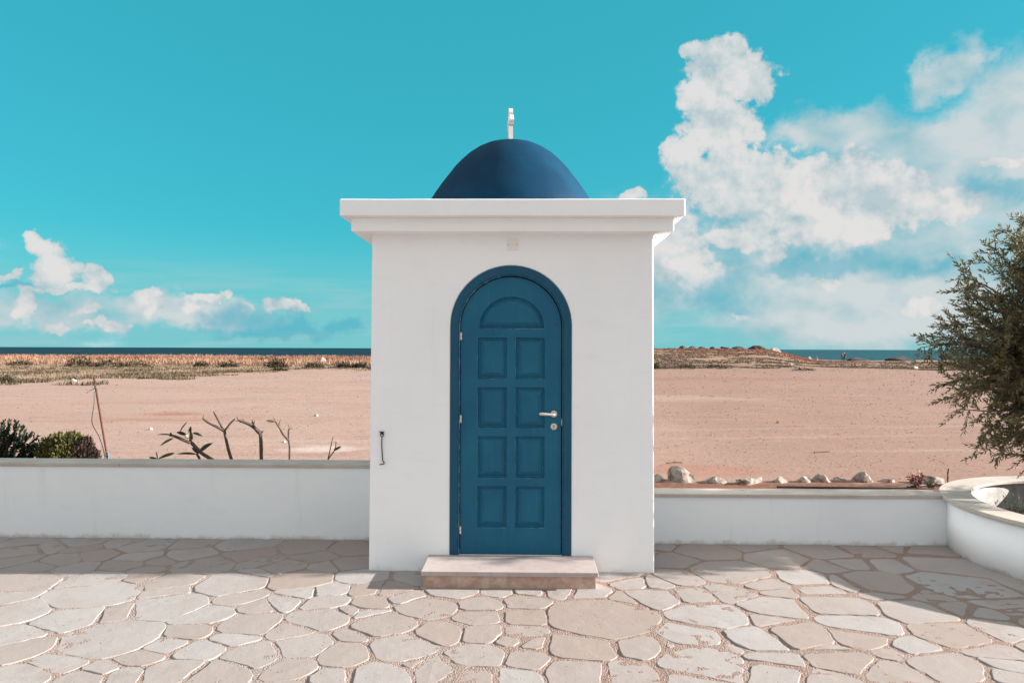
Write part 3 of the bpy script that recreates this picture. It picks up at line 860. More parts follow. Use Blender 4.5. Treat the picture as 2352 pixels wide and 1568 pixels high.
sea_pts = [(0, 100, -6.0)]
rad = [60, 200, 600, 2000, 8000, 30000, 120000]
SEG = 72
for r in rad:
    sea_pts += [(r * cos(2 * pi * k / SEG), 100 + r * sin(2 * pi * k / SEG), -6.0) for k in range(SEG)]
sf = [(0, 1 + k, 1 + (k + 1) % SEG) for k in range(SEG)]
for i in range(len(rad) - 1):
    b = 1 + i * SEG
    sf += [(b + k, b + SEG + k, b + SEG + (k + 1) % SEG, b + (k + 1) % SEG) for k in range(SEG)]
sea = pydata('sea', sea_pts, sf, None, M_SEA)
sea['kind'] = 'structure'
sea['label'] = 'dark blue sea out to the horizon'

# ------------------------------------------------------------------ pavement
WALL_Y_L, WALL_Y_R = 0.905, 0.86
PL = Vector((5.25, 0.37, 0.0))      # centre of the round planter
PL_R = 1.46
sites = [(x, y, (a * b) ** 0.5) for x, y, a, b in STONE_SITES]
sites = [s for s in sites if not (abs(s[0]) < 1.05 and s[1] > 0.02)]
px0, px1, py0, py1 = -6.6, 5.8, -3.6, 0.90
tries = 0
fill = []
while tries < 9000:
    tries += 1
    x, y, r = random.uniform(px0, px1), random.uniform(py0, 0.86), random.uniform(0.13, 0.26)
    if abs(x) < 1.05 and y > 0.0:
        continue
    if (Vector((x, y, 0)) - PL).length < PL_R - 0.05:
        continue
    if all((x - s[0]) ** 2 + (y - s[1]) ** 2 > (r * 0.95 + s[2]) ** 2 for s in sites + fill):
        fill.append((x, y, r))
sites = sites + fill


def clip(poly, a, b, c):
    """keep the side a*x + b*y <= c"""
    out = []
    n = len(poly)
    for i in range(n):
        p, q = poly[i], poly[(i + 1) % n]
        dp, dq = a * p[0] + b * p[1] - c, a * q[0] + b * q[1] - c
        if dp <= 0:
            out.append(p)
        if (dp < 0 < dq) or (dq < 0 < dp):
            t = dp / (dp - dq)
            out.append((p[0] + (q[0] - p[0]) * t, p[1] + (q[1] - p[1]) * t))
    return out


gx2 = np.arange(px0 - 0.3, px1 + 0.2, 0.022)
gy2 = np.arange(py0 - 0.2, 1.06, 0.022)
X2, Y2 = np.meshgrid(gx2, gy2)
Z2 = 0.0011 + (fbm2(X2, Y2, 2.2, 2, 4) - 0.5) * 0.005 + (fbm2(X2, Y2, 20.0, 2, 8) - 0.5) * 0.011
Z2 = Z2 - 0.03 * (Y2 > np.where(X2 < 0, WALL_Y_L, WALL_Y_R) - 0.018)
i2 = np.arange(X2.size).reshape(X2.shape)
f2 = np.stack([i2[:-1, :-1], i2[:-1, 1:], i2[1:, 1:], i2[1:, :-1]], -1).reshape(-1, 4)
pavement = pydata('pavement', np.stack([X2, Y2, Z2], -1).reshape(-1, 3), f2, None, M_MORTAR, True)
pavement['kind'] = 'structure'
pavement['label'] = 'crazy paving of pale limestone slabs in gravelly pink mortar'
# plain mortar around the modelled stretch
apron = pydata('apron', [(-30, -40, -0.03), (30, -40, -0.03), (30, 1.1, -0.03), (-30, 1.1, -0.03)], [(0, 1, 2, 3)], pavement, M_MORTAR)

n_st = 0
for i, (sx, sy, sr) in enumerate(sites):
    poly = [(sx - 1.0, sy - 1.0), (sx + 1.0, sy - 1.0), (sx + 1.0, sy + 1.0), (sx - 1.0, sy + 1.0)]
    top_y = (WALL_Y_L if sx < 0 else WALL_Y_R) - 0.004
    poly = clip(poly, 0, 1, top_y)
    for j, (ox, oy, orr) in enumerate(sites):
        if i == j or abs(ox - sx) > 2 or abs(oy - sy) > 2:
            continue
        a, b = 2 * (ox - sx), 2 * (oy - sy)
        c = ox * ox + oy * oy - sx * sx - sy * sy - orr * orr * 0.9 + sr * sr * 0.9
        poly = clip(poly, a, b, c)
        if len(poly) < 3:
            break
    if len(poly) < 3:
        continue
    area = sum(poly[k][0] * poly[(k + 1) % len(poly)][1] - poly[(k + 1) % len(poly)][0] * poly[k][1] for k in range(len(poly))) / 2
    if area < 0.008:
        continue
    # mortar joint: pull every edge in, with a width of its own
    m = len(poly)
    cx_, cy_ = sum(p[0] for p in poly) / m, sum(p[1] for p in poly) / m
    shrunk = [(cx_ - 2, cy_ - 2), (cx_ + 2, cy_ - 2), (cx_ + 2, cy_ + 2), (cx_ - 2, cy_ + 2)]
    for k in range(m):
        p, q = Vector(poly[k]), Vector(poly[(k + 1) % m])
        e = q - p
        if e.length < 1e-4:
            continue
        nrm = Vector((e.y, -e.x)).normalized()
        nrm.rotate(Matrix.Rotation(random.uniform(-0.10, 0.10), 2))
        gap = random.choice((0.003, 0.005, 0.008, 0.012, 0.018) if sx < -0.8 else (0.006, 0.010, 0.015, 0.022, 0.030))
        if (p.y + q.y) / 2 > top_y - 0.02:
            gap = 0.016
        mid = (p + q) / 2
        shrunk = clip(shrunk, nrm.x, nrm.y, nrm.dot(mid) - gap)
        if len(shrunk) < 3:
            break
    if len(shrunk) < 3:
        continue
    # knock the corners off and roughen the edge
    pts = [Vector(p) for p in shrunk]
    pts = [p for k, p in enumerate(pts) if (p - pts[k - 1]).length > 0.02]
    if len(pts) < 3:
        continue
    cuts = []
    for k in range(len(pts)):
        a_, p, b_ = pts[k - 1], pts[k], pts[(k + 1) % len(pts)]
        cut = min(random.uniform(0.008, 0.045), (a_ - p).length * 0.30, (b_ - p).length * 0.30)
        cuts.append((p + (a_ - p).normalized() * cut, p + (b_ - p).normalized() * cut))
    ring = []
    for k in range(len(pts)):
        u, w = cuts[k]
        u2 = cuts[(k + 1) % len(pts)][0]
        ring += [u, w]
        L = (u2 - w).length
        nseg = int(L / 0.07)
        e = (u2 - w) / max(L, 1e-6)
        bow = random.uniform(-0.05, 0.05) * L
        for q in range(1, nseg + 1):
            t = q / (nseg + 1)
            ring.append(w.lerp(u2, t) + Vector((e.y, -e.x)) * (bow * 4 * t * (1 - t) * 0.5 + random.uniform(-0.006, 0.006)))
    nr = len(ring)
    if nr < 4:
        continue
    cen = sum(ring, Vector((0, 0))) / nr
    topz = 0.0044 + random.uniform(-0.0012, 0.0022)
    tx, ty = random.uniform(-0.006, 0.006), random.uniform(-0.005, 0.005)

    def zt(p):
        return topz + tx * (p.x - cen.x) + ty * (p.y - cen.y) + noise.noise((p.x * 7, p.y * 7, i)) * 0.0012
    V, F = [], []
    for sc_, dz_ in ((-0.010, -0.022), (0.0, -0.0016), (0.0040, 0.0), (0.05, 0.0001)):
        for p in ring:
            d = (cen - p)
            q = p + d.normalized() * min(sc_, d.length * 0.4)
            V.append((q.x - cen.x, q.y - cen.y, (zt(p) + dz_) if dz_ > -0.01 else -0.02))
    V.append((0, 0, zt(cen) + 0.001))
    for lv in range(3):
        for k in range(nr):
            F.append((lv * nr + k, lv * nr + (k + 1) % nr, (lv + 1) * nr + (k + 1) % nr, (lv + 1) * nr + k))
    F += [(3 * nr + k, 3 * nr + (k + 1) % nr, 4 * nr) for k in range(nr)]
    st = pydata('paving_stone', V, F, None, M_PAVING)
    st.location = (cen.x, cen.y, 0)
    st.parent = pavement
    n_st += 1
print('paving stones', n_st)

# ================================================================== chapel
chapel = thing('chapel', (0, 0, 0), 'small white chapel with a blue dome, flat cornice and arched blue door', 'chapel')
DX = -0.007          # door centre
HB, HT, HZ, DEPTH = 1.120, 1.108, 2.66, 2.20
front_outer = [(-HB, -0.02), (HB, -0.02), (HT, HZ), (-HT, HZ)]
opening = arch(DX, 0.476, 1.927, 0.128)
vo, tris, _ = cdt(front_outer, [opening])
V = [(p[0], 0.0, p[1]) for p in vo]
F = [tuple(t) for t in tris]
b = len(V)
n = len(opening)
V += [(p[0], 0.0, p[1]) for p in opening] + [(p[0], 0.16, p[1]) for p in opening]
F += [(b + i, b + (i + 1) % n, b + n + (i + 1) % n, b + n + i) for i in range(n)]
b = len(V)
V += [(p[0], 0.0, p[1]) for p in front_outer] + [(p[0], DEPTH, p[1]) for p in front_outer]
F += [(b + i, b + (i + 1) % 4, b + 4 + (i + 1) % 4, b + 4 + i) for i in range(4)] + [(b + 7, b + 6, b + 5, b + 4)]
bm = bmesh.new()
vv = [bm.verts.new(p) for p in V]
for f in F:
    try:
        bm.faces.new([vv[i] for i in f])
    except ValueError:
        pass
bmesh.ops.remove_doubles(bm, verts=bm.verts, dist=1e-5)
bmesh.ops.dissolve_limit(bm, angle_limit=0.01, verts=bm.verts, edges=bm.edges)
wall = frombm('wall', bm, chapel, M_PLASTER)
bevel(wall, 0.009, 3)


def wavy_slab(name, x, y0, y1, z0, z1, mat, amp, seed, bw=0.008):
    """box whose long edges wander slightly, as hand-laid plaster does"""
    bm = bmesh.new()
    box_bm(bm, -x, x, y0, y1, z0, z1)
    bmesh.ops.subdivide_edges(bm, edges=[e for e in bm.edges if abs(e.verts[0].co.x - e.verts[1].co.x) > 0.5], cuts=26, use_grid_fill=True)
    for v in bm.verts:
        p = v.co
        p.z += noise.noise((p.x * 3.1, p.y * 3 + seed, p.z * 5)) * amp
        p.y += noise.noise((p.x * 3.1, p.z * 9 + seed, 3.3)) * amp * 0.7
    o = frombm(name, bm, chapel, mat)
    return bevel(o, bw, 3, 50)


wavy_slab('cornice_moulding', 1.243, -0.133, DEPTH + 0.13, 2.650, 2.760, M_PLASTER, 0.0018, 1.0)
wavy_slab('cornice_slab', 1.315, -0.203, DEPTH + 0.20, 2.757, 2.889, M_PLASTER, 0.0028, 4.0, 0.010)

prof = [(0.845, 2.885), (0.842, 2.93), (0.825, 3.02), (0.785, 3.11), (0.735, 3.19), (0.67, 3.285), (0.60, 3.375), (0.552, 3.44),
        (0.486, 3.51), (0.418, 3.572), (0.339, 3.627), (0.257, 3.668), (0.173, 3.694), (0.08, 3.707), (0.02, 3.7105)]
prof = [(r * 0.968, 2.885 + (z - 2.885) * 0.978) for r, z in prof]
dome = lathe('dome', prof, -0.034, 1.10, 96, chapel, M_DOME)

# cross, standing almost edge-on to the door
bm = bmesh.new()
box_bm(bm, -0.0205, 0.0205, -0.021, 0.021, 3.69, 3.995)
box_bm(bm, -0.0190, 0.0190, -0.105, 0.105, 3.848, 3.890)
for (yy, zz, t) in ((0, 3.985, 0.0175), (-0.028, 3.962, 0.0170), (0.028, 3.962, 0.0165),
                    (-0.112, 3.869, 0.0180), (-0.092, 3.894, 0.0172), (-0.092, 3.844, 0.0168),
                    (0.112, 3.869, 0.0176), (0.092, 3.894, 0.0171), (0.092, 3.844, 0.0166)):
    bmesh.ops.create_cone(bm, cap_ends=True, segments=18, radius1=0.026, radius2=0.026, depth=2 * t,
                          matrix=Matrix.Translation((0, yy, zz)) @ Matrix.Rotation(pi / 2, 4, 'Y'))
for v in bm.verts:
    x, y = v.co.x, v.co.y
    a = radians(7)
    v.co.x, v.co.y = x * cos(a) - y * sin(a) - 0.038, x * sin(a) + y * cos(a) + 1.10
cross = frombm('cross', bm, chapel, M_CROSS)

# door: frame, leaf, panels, furniture
frame_o = arch(DX, 0.474, 1.927, 0.130)
frame_i = arch(DX, 0.404, 1.920, 0.1305)
vo_o, vo_i = frame_o[1:] + [frame_o[0]], frame_i[1:] + [frame_i[0]]
prof_f = [(0.0, 0.05), (0.0, -0.006), (0.80, -0.006), (0.86, 0.000), (0.90, 0.004), (1.0, 0.004), (1.0, 0.06)]
V, F = [], []
for t, y in prof_f:
    V += [(a[0] + (c[0] - a[0]) * t, y, a[1] + (c[1] - a[1]) * t) for a, c in zip(vo_o, vo_i)]
nl = len(vo_o)
for i in range(len(prof_f) - 1):
    F += [(i * nl + k, i * nl + k + 1, (i + 1) * nl + k + 1, (i + 1) * nl + k) for k in range(nl - 1)]
bm = bmesh.new()
vv = [bm.verts.new(p) for p in V]
for f in F:
    bm.faces.new([vv[i] for i in f])
door_frame = frombm('door_frame', bm, chapel, M_FRAME)


def worn_line(o, pts, r):
    """chipped arris: a thin bead along an edge, in the second material slot of its part"""
    V, F = [], []
    tube_data(pts, r, 5, False, V, F)
    me = o.data
    bm = bmesh.new()
    bm.from_mesh(me)
    vv = [bm.verts.new(p) for p in V]
    for f in F:
        bm.faces.new([vv[i] for i in f]).material_index = 1
    bm.to_mesh(me)
    bm.free()
    if len(me.materials) < 2:
        me.materials.append(M_WORN)


left_arris = [(p[0], 0.0045, p[1]) for p in vo_i if p[0] < DX - 0.05]
worn_line(door_frame, left_arris, 0.0028)

LEAF_Y = 0.024
LX0, LX1 = -0.270, -0.0385
RX0, RX1 = 0.0295, 0.2605
rows = [(1.510, 1.837), (1.123, 1.445), (0.731, 1.059), (0.340, 0.667)]
holes = []
for z0, z1 in rows:
    for x0, x1 in ((LX0, LX1), (RX0, RX1)):
        holes.append([(x0, z0), (x1, z0), (x1, z1), (x0, z1)])
lun = [(-0.258, 1.906), (0.254, 1.906)] + [(-0.002 + 0.256 * cos(pi * i / 28), 1.922 + 0.238 * sin(pi * i / 28)) for i in range(29)]
leaf_outline = arch(DX, 0.397, 1.918, 0.138)
door = plate('door', leaf_outline, holes + [lun], LEAF_Y, 0.056, chapel, M_DOOR)
for k, h in enumerate(holes + [lun]):
    steps = [(0.0, LEAF_Y + 0.001), (0.003, LEAF_Y + 0.009), (0.008, LEAF_Y + 0.021), (0.016, LEAF_Y + 0.0215), (0.020, LEAF_Y + 0.018), (0.047, LEAF_Y + 0.003), (0.050, LEAF_Y - 0.001), (0.052, LEAF_Y - 0.0015)]
    if h is lun:
        loops = [[(-0.002 + (p[0] + 0.002) * (1 - d / 0.256), 1.906 + d + (p[1] - 1.906) * (1 - 2.0 * d / 0.254)) for p in h] for d, _ in steps]
    else:
        loops = [inset(h, d) for d, _ in steps]
    V, F = [], []
    nl = len(h)
    for lp, (_, y) in zip(loops, steps):
        V += [(p[0], y, p[1]) for p in lp]
    for i in range(len(steps) - 1):
        F += [(i * nl + q, i * nl + (q + 1) % nl, (i + 1) * nl + (q + 1) % nl, (i + 1) * nl + q) for q in range(nl)]
    F.append(tuple((len(steps) - 1) * nl + q for q in range(nl)))
    bm = bmesh.new()
    vv = [bm.verts.new(p) for p in V]
    for f in F:
        bm.faces.new([vv[i] for i in f])
    pn = frombm('panel', bm, door, M_DOOR)
    if h is lun:
        worn_line(pn, [(q[0], LEAF_Y + 0.0005, q[1]) for q in h[:2]], 0.0012)
    else:
        worn_line(pn, [(q[0], LEAF_Y + 0.0005, q[1]) for q in (h[3], h[0], h[1])], 0.0013)
    if h is lun:
        pn['label'] = 'half-round raised panel at the top of the door'
backing = plate('backing', arch(DX, 0.395, 1.918, 0.14), [], 0.050, 0.10, door, M_DOOR)

for hz in (1.847, 1.196, 0.323):
    V, F = [], []
    for (za, zb) in ((hz - 0.028, hz - 0.002), (hz + 0.002, hz + 0.028)):
        tube_data([(-0.401, LEAF_Y - 0.014, za), (-0.401, LEAF_Y - 0.014, zb)], 0.0085, 12, True, V, F)
    tube_data([(-0.401, LEAF_Y - 0.014, hz - 0.030), (-0.401, LEAF_Y - 0.014, hz + 0.030)], 0.006, 8, True, V, F)
    hg = pydata('hinge', V, F, door, M_NICKEL)


def disc_y(bm, x, z, r, y0, y1, seg=28):
    bmesh.ops.create_cone(bm, cap_ends=True, segments=seg, radius1=r, radius2=r * 0.93, depth=abs(y1 - y0),
                          matrix=Matrix.Translation((x, (y0 + y1) / 2, z)) @ Matrix.Rotation(pi / 2, 4, 'X'))


bm = bmesh.new()
disc_y(bm, 0.333, 1.237, 0.0275, LEAF_Y + 0.001, LEAF_Y - 0.009)
rose = frombm('handle_rose', bm, door, M_NICKEL, False)
bevel(rose, 0.003, 2)
V, F = [], []
lev = smooth_path([(0.334, LEAF_Y - 0.004, 1.2355), (0.334, LEAF_Y - 0.046, 1.2350), (0.322, LEAF_Y - 0.055, 1.2350), (0.280, LEAF_Y - 0.056, 1.2375), (0.240, LEAF_Y - 0.055, 1.2400), (0.213, LEAF_Y - 0.050, 1.2395)], 6)
rr = [0.0085 + 0.0035 * min(1, max(0, (i - 12) / 12)) for i in range(len(lev))]
for k in range(4):
    rr[-1 - k] *= (0.35, 0.70, 0.88, 0.97)[k]
tube_data(lev, rr, 14, True, V, F)
pydata('handle_lever', V, F, door, M_NICKEL, True)
bm = bmesh.new()
disc_y(bm, 0.333, 1.138, 0.0275, LEAF_Y + 0.001, LEAF_Y - 0.008)
lock = frombm('lock_rose', bm, door, M_NICKEL)
bevel(lock, 0.003, 2)
bm = bmesh.new()
disc_y(bm, 0.333, 1.144, 0.0085, LEAF_Y - 0.004, LEAF_Y - 0.0115, 18)
box_bm(bm, 0.3285, 0.3375, LEAF_Y - 0.0110, LEAF_Y - 0.004, 1.119, 1.140)
frombm('lock_cylinder', bm, lock, simple('brass_lock', (0.42, 0.30, 0.20), 0.4, 0.6, 0.1, 50))
box('strike_plate', 0.3915, 0.3975, LEAF_Y - 0.006, LEAF_Y + 0.012, 1.145, 1.200, chapel, M_NICKEL, 0.001)

cover = box('cover_plate', -0.040, 0.049, -0.007, 0.002, 2.523, 2.613, chapel, M_PLATE, 0.0025)
for sx in (-0.030, 0.038):
    bm = bmesh.new()
    disc_y(bm, sx, 2.566, 0.0038, -0.006, -0.0085, 12)
    frombm('screw', bm, cover, M_WIRE)

V, F = [], []
hook = [(-1.017, -0.020, 1.058), (-1.019, -0.018, 1.03), (-1.020, -0.014, 0.99), (-1.014, -0.012, 0.89), (-1.012, -0.014, 0.868), (-0.999, -0.018, 0.852), (-1.003, -0.020, 0.843), (-1.036, -0.022, 0.838)]
tube_data(smooth_path(hook, 5), 0.0042, 8, True, V, F)
ringp = [(-1.017 + 0.012 * sin(2 * pi * k / 14), -0.020, 1.070 - 0.014 * cos(2 * pi * k / 14)) for k in range(15)]
tube_data(ringp, 0.0038, 6, False, V, F)
hk = pydata('door_hook', V, F, chapel, M_IRON, True)
hk['label'] = 'thin black iron hold-back hook hanging on the white wall'
bm = bmesh.new()
vv = [bm.verts.new(p) for p in ((-1.040, 0.001, 1.094), (-1.004, 0.001, 1.094), (-1.008, 0.001, 1.080), (-1.018, 0.001, 1.068), (-1.030, 0.001, 1.080))]
f = bm.faces.new(vv)
r = bmesh.ops.extrude_face_region(bm, geom=[f])
bmesh.ops.translate(bm, vec=(0, -0.014, 0), verts=[v for v in r['geom'] if isinstance(v, bmesh.types.BMVert)])
frombm('hook_bracket', bm, hk, M_IRON)

# ------------------------------------------------------------------ door step
step = thing('door_step', (0, -0.2, 0), 'low pink marble step in front of the blue door', 'step')
bevel(box('tread', -0.648, 0.640, -0.425, -0.001, 0.098, 0.132, step, M_TREAD), 0.004, 2)
bevel(box('riser', -0.634, 0.626, -0.395, -0.004, -0.03, 0.0985, step, M_RISER), 0.003, 2)

# ================================================================== garden walls and planter
def rough_box(name, x0, x1, y0, y1, z0, z1, parent, mat, bw=0.006):
    o = box(name, x0, x1, y0, y1, z0, z1, parent, mat)
    return bevel(o, bw, 2)


lw = thing('garden_wall', (-4.5, 1.0, 0), 'long white garden wall with grey stone coping, left of the chapel', 'wall')
rough_box('wall_body', -9.5, -1.108, WALL_Y_L, 1.15, -0.05, 0.6565, lw, M_WALL)
xs = [-9.5, -6.95, -3.615, -1.112]
for a, b in zip(xs[:-1], xs[1:]):
    rough_box('coping_slab', a + 0.002, b - 0.002, 0.888, 1.168, 0.656, 0.687, lw, M_CAP, 0.004)

rw = thing('garden_wall', (2.5, 1.0, 0), 'low white garden wall between the chapel and the round planter', 'wall')
rough_box('wall_body', 1.108, 3.90, WALL_Y_R, 1.09, -0.05, 0.4225, rw, M_WALL)
xs = [1.112, 2.11, 3.885]
for a, b in zip(xs[:-1], xs[1:]):
    rough_box('coping_slab', a + 0.002, b - 0.002, 0.842, 1.112, 0.422, 0.452, rw, M_CAP, 0.004)

planter = thing('round_planter', tuple(PL), 'round white planter with a wide stone rim, holding the olive tree', 'planter')


def ring_bm(r0, r1, z0, z1, a0=0.0, a1=2 * pi, seg=96):
    bm = bmesh.new()
    full = abs(a1 - a0 - 2 * pi) < 1e-6
    n = max(3, int(seg * (a1 - a0) / (2 * pi)))
    secs = []
    for i in range(n if full else n + 1):
        a = a0 + (a1 - a0) * i / n
        secs.append([bm.verts.new((PL.x + r * cos(a), PL.y + r * sin(a), z)) for r, z in ((r0, z0), (r1, z0), (r1, z1), (r0, z1))])
    m = len(secs)
    for i in range(m if full else m - 1):
        s, t = secs[i], secs[(i + 1) % m]
        for k in range(4):
            bm.faces.new([s[k], s[(k + 1) % 4], t[(k + 1) % 4], t[k]])
    if not full:
        bm.faces.new(secs[0][::-1])
        bm.faces.new(secs[-1])
    return bm


pb = frombm('planter_wall', ring_bm(1.27, 1.452, -0.05, 0.4265, seg=128), planter, [M_WALL, simple('grey_cement_lining', (0.36, 0.345, 0.335), 0.9, 0.0, 0.3, 8)], False)
for fpoly in pb.data.polygons:
    c_ = fpoly.center - PL
    if abs(fpoly.normal.z) < 0.3 and c_.x * fpoly.normal.x + c_.y * fpoly.normal.y < 0:
        fpoly.material_index = 1
for fpoly in pb.data.polygons:
    fpoly.use_smooth = abs(fpoly.normal.z) < 0.3
cuts = [radians(v) for v in (-128, -52, 24, 96, 160, 232)]
for a, b in zip(cuts[:-1], cuts[1:]):
    cs = frombm('coping_stone', ring_bm(1.238, 1.492, 0.426, 0.456, a + 0.0015, b - 0.0015, 128), planter, M_CAP)
    bevel(cs, 0.004, 2)
soil_v = [(PL.x, PL.y, 0.20)]
for r in (0.4, 0.85, 1.28):
    for k in range(40):
        a = 2 * pi * k / 40
        soil_v.append((PL.x + r * cos(a), PL.y + r * sin(a), 0.14 + noise.noise((r * 3 * cos(a), r * 3 * sin(a), 1)) * 0.05))
soil_f = [(0, 1 + k, 1 + (k + 1) % 40) for k in range(40)]
for i in range(2):
    soil_f += [(1 + i * 40 + k, 1 + (i + 1) * 40 + k, 1 + (i + 1) * 40 + (k + 1) % 40, 1 + i * 40 + (k + 1) % 40) for k in range(40)]
pydata('soil', soil_v, soil_f, planter, M_SOIL, True)


# ================================================================== leaves
def leaf_quads(V, F, base, d, side, length, width, bend=0.0):
    """lance-shaped leaf folded along its midrib: 2 quads"""
    b = len(V)
    tip = base + d * length
    up = d.cross(side)
    mid = base + d * (length * 0.45) + up * (length * bend)
    V += [base, mid + side * width * 0.5 - up * width * 0.15, tip, mid - side * width * 0.5 - up * width * 0.15, mid]
    F += [(b, b + 1, b + 4), (b + 1, b + 2, b + 4), (b + 2, b + 3, b + 4), (b + 3, b, b + 4)]


def rand_unit():
    while True:
        v = Vector((random.uniform(-1, 1), random.uniform(-1, 1), random.uniform(-1, 1)))
        if 0.05 < v.length < 1:
            return v.normalized()


# ------------------------------------------------------------------ olive tree
tree = thing('olive_tree', (5.42, 0.80, 0.15), 'bushy olive tree in the round planter at the picture edge', 'tree')
T0 = Vector((5.42, 0.80, 0.12))
BV, BF = [], []
trunk_pts = smooth_path([T0 + Vector((0, 0, -0.05)), T0 + Vector((0.02, 0.01, 0.25)), T0 + Vector((-0.05, 0.0, 0.55)), T0 + Vector((-0.02, 0.03, 0.85))], 5)
tube_data(trunk_pts, lerp_r(0.115, 0.075, len(trunk_pts)), 12, True, BV, BF)
trunk = pydata('trunk', BV, BF, tree, M_OLIVE_BARK, True)
hub = trunk_pts[-1]
# sprays of the silhouette seen against sky, sea and sand, then the body of the crown
ends = [(4.40, 0.62, 2.84), (4.24, 0.48, 2.70), (3.94, 0.52, 2.55), (3.78, 0.55, 2.40), (3.86, 0.45, 2.28), (3.92, 0.66, 2.12), (3.62, 0.50, 2.00),
        (3.46, 0.55, 1.88), (3.40, 0.48, 1.77), (3.55, 0.60, 1.68), (3.80, 0.45, 1.60), (3.72, 0.62, 1.47), (3.70, 0.50, 1.36), (3.80, 0.60, 1.24),
        (3.95, 0.50, 1.12), (4.02, 0.62, 1.00), (3.98, 0.50, 0.90), (4.20, 0.60, 0.86), (4.42, 0.50, 0.84), (4.02, 0.85, 1.85), (4.05, 0.9, 2.3),
        (4.66, 0.70, 2.93), (4.56, 0.95, 2.82), (4.9, 0.6, 3.05), (5.3, 0.8, 3.15), (4.75, 0.45, 0.86), (4.6, 0.9, 0.95), (3.98, 0.40, 1.90), (4.05, 0.38, 1.70), (4.1, 0.4, 1.45), (4.2, 0.42, 1.2)]
for _ in range(78):
    while True:
        u = rand_unit()
        q = Vector((5.35 + u.x * 1.52, 0.82 + u.y * 0.72, 1.88 + u.z * 1.10))
        if q.x > 4.05 or abs(q.z - 1.8) < 0.5:
            break
    ends.append(tuple(q))
for _ in range(190):
    zz_ = random.uniform(0.95, 2.70)
    lim = 4.08 + 0.42 * abs(zz_ - 1.75) ** 1.5
    ends.append((random.uniform(lim, 5.4), random.uniform(0.18, 0.95), zz_))
BV, BF, LV, LF = [], [], [], []
for i, e in enumerate(ends):
    e = Vector(e)
    e.x += 0.04 * max(0.0, min(1.0, (4.3 - e.x) / 0.5))
    start = hub.lerp(Vector((5.2, 0.82, 1.6)), random.uniform(0.0, 0.9))
    mid1 = start.lerp(e, 0.4) + Vector((0, 0, random.uniform(0.02, 0.22))) + rand_unit() * 0.10
    mid2 = start.lerp(e, 0.75) + Vector((0, 0, random.uniform(-0.02, 0.12))) + rand_unit() * 0.07
    path = smooth_path([start, mid1, mid2, e], 5)
    tube_data(path, lerp_r(0.020, 0.003, len(path)), 5, False, BV, BF)
    n_tw = 20
    for k in range(n_tw):
        t = 0.36 + 0.66 * (k + random.random()) / n_tw
        t = min(t, 0.999)
        idxp = t * (len(path) - 1)
        a = path[int(idxp)].lerp(path[min(int(idxp) + 1, len(path) - 1)], idxp % 1)
        main = (path[-1] - path[-4]).normalized()
        d = (main * 0.9 + rand_unit() * 0.95 + Vector((0, 0, random.uniform(-0.35, 0.35)))).normalized()
        ln = random.uniform(0.09, 0.24)
        tip = a + d * ln + Vector((0, 0, random.uniform(-0.04, 0.02)))
        tube_data([a, a.lerp(tip, 0.5) + rand_unit() * 0.008, tip], [0.003, 0.0022, 0.0012], 3, False, BV, BF)
        nl = int(ln / 0.0145)
        for s in range(nl):
            f = (s + random.random() * 0.6) / nl
            c = a.lerp(tip, min(f, 1.0))
            side0 = d.cross(rand_unit()).normalized()
            for sg in ((1, -1) if random.random() < 0.75 else (1,)):
                ld = (d * random.uniform(0.5, 1.1) + side0 * sg * random.uniform(0.4, 0.9)).normalized()
                sd_ = ld.cross(rand_unit()).normalized()
                leaf_quads(LV, LF, c, ld, sd_, random.uniform(0.026, 0.060), random.uniform(0.010, 0.016), random.uniform(-0.05, 0.08))
        leaf_quads(LV, LF, tip, d, d.cross(rand_unit()).normalized(), 0.045, 0.010)
pydata('branches', BV, BF, tree, M_OLIVE_BARK, True)
crown = pydata('crown', LV, LF, tree, M_OLIVE)
print('olive faces', len(LF))


# ------------------------------------------------------------------ small plants
def weed(name, loc, label, cat, mat, h, n, spread, leafw, group=None, leaf_l=0.05):
    loc = Vector(loc)
    t = thing(name, tuple(loc), label, cat, group)
    V, F, SV, SF = [], [], [], []
    for k in range(n):
        tip = loc + Vector((random.uniform(-1, 1) * spread, random.uniform(-1, 1) * spread, h * random.uniform(0.55, 1.0)))
        b0 = loc + Vector((random.uniform(-1, 1), random.uniform(-1, 1), 0)) * spread * 0.3
        p = smooth_path([b0, b0.lerp(tip, 0.5) + rand_unit() * 0.015, tip], 3)
        tube_data(p, lerp_r(0.0035, 0.0012, len(p)), 4, False, SV, SF)
        d = (tip - b0).normalized()
        for s in range(12):
            c = b0.lerp(tip, 0.2 + 0.8 * s / 12)
            ld = (d * 0.6 + rand_unit()).normalized()
            leaf_quads(V, F, c, ld, ld.cross(rand_unit()).normalized(), leaf_l * random.uniform(0.6, 1.1), leafw, 0.05)
    pydata('stems', SV, SF, t, M_STICK)
    pydata('leaves', V, F, t, mat)
    return t


PW = [((4.22, 0.74, 0.15), 0.26, 'wispy weed in front of the sunlit planter lining'),
      ((4.34, 1.00, 0.15), 0.22, 'small weed tucked under the far planter rim'),
      ((4.30, 0.50, 0.15), 0.24, 'weed nearest the low wall inside the planter'),
      ((4.50, 0.62, 0.15), 0.30, 'tall grey-green weed at the lit inner wall of the planter'),
      ((4.72, 0.42, 0.15), 0.26, 'short grey-green weed in the planter shade'),
      ((4.62, 1.02, 0.15), 0.30, 'grey-green weed at the back of the planter near the rim'),
      ((4.98, 0.70, 0.15), 0.24, 'low grey-green weed beside the olive trunk')]
for loc, h, lab in PW:
    weed('planter_weed', loc, lab, 'weed', M_WEED, h, 14, 0.13, 0.010, 'weeds growing in the round planter', 0.045)

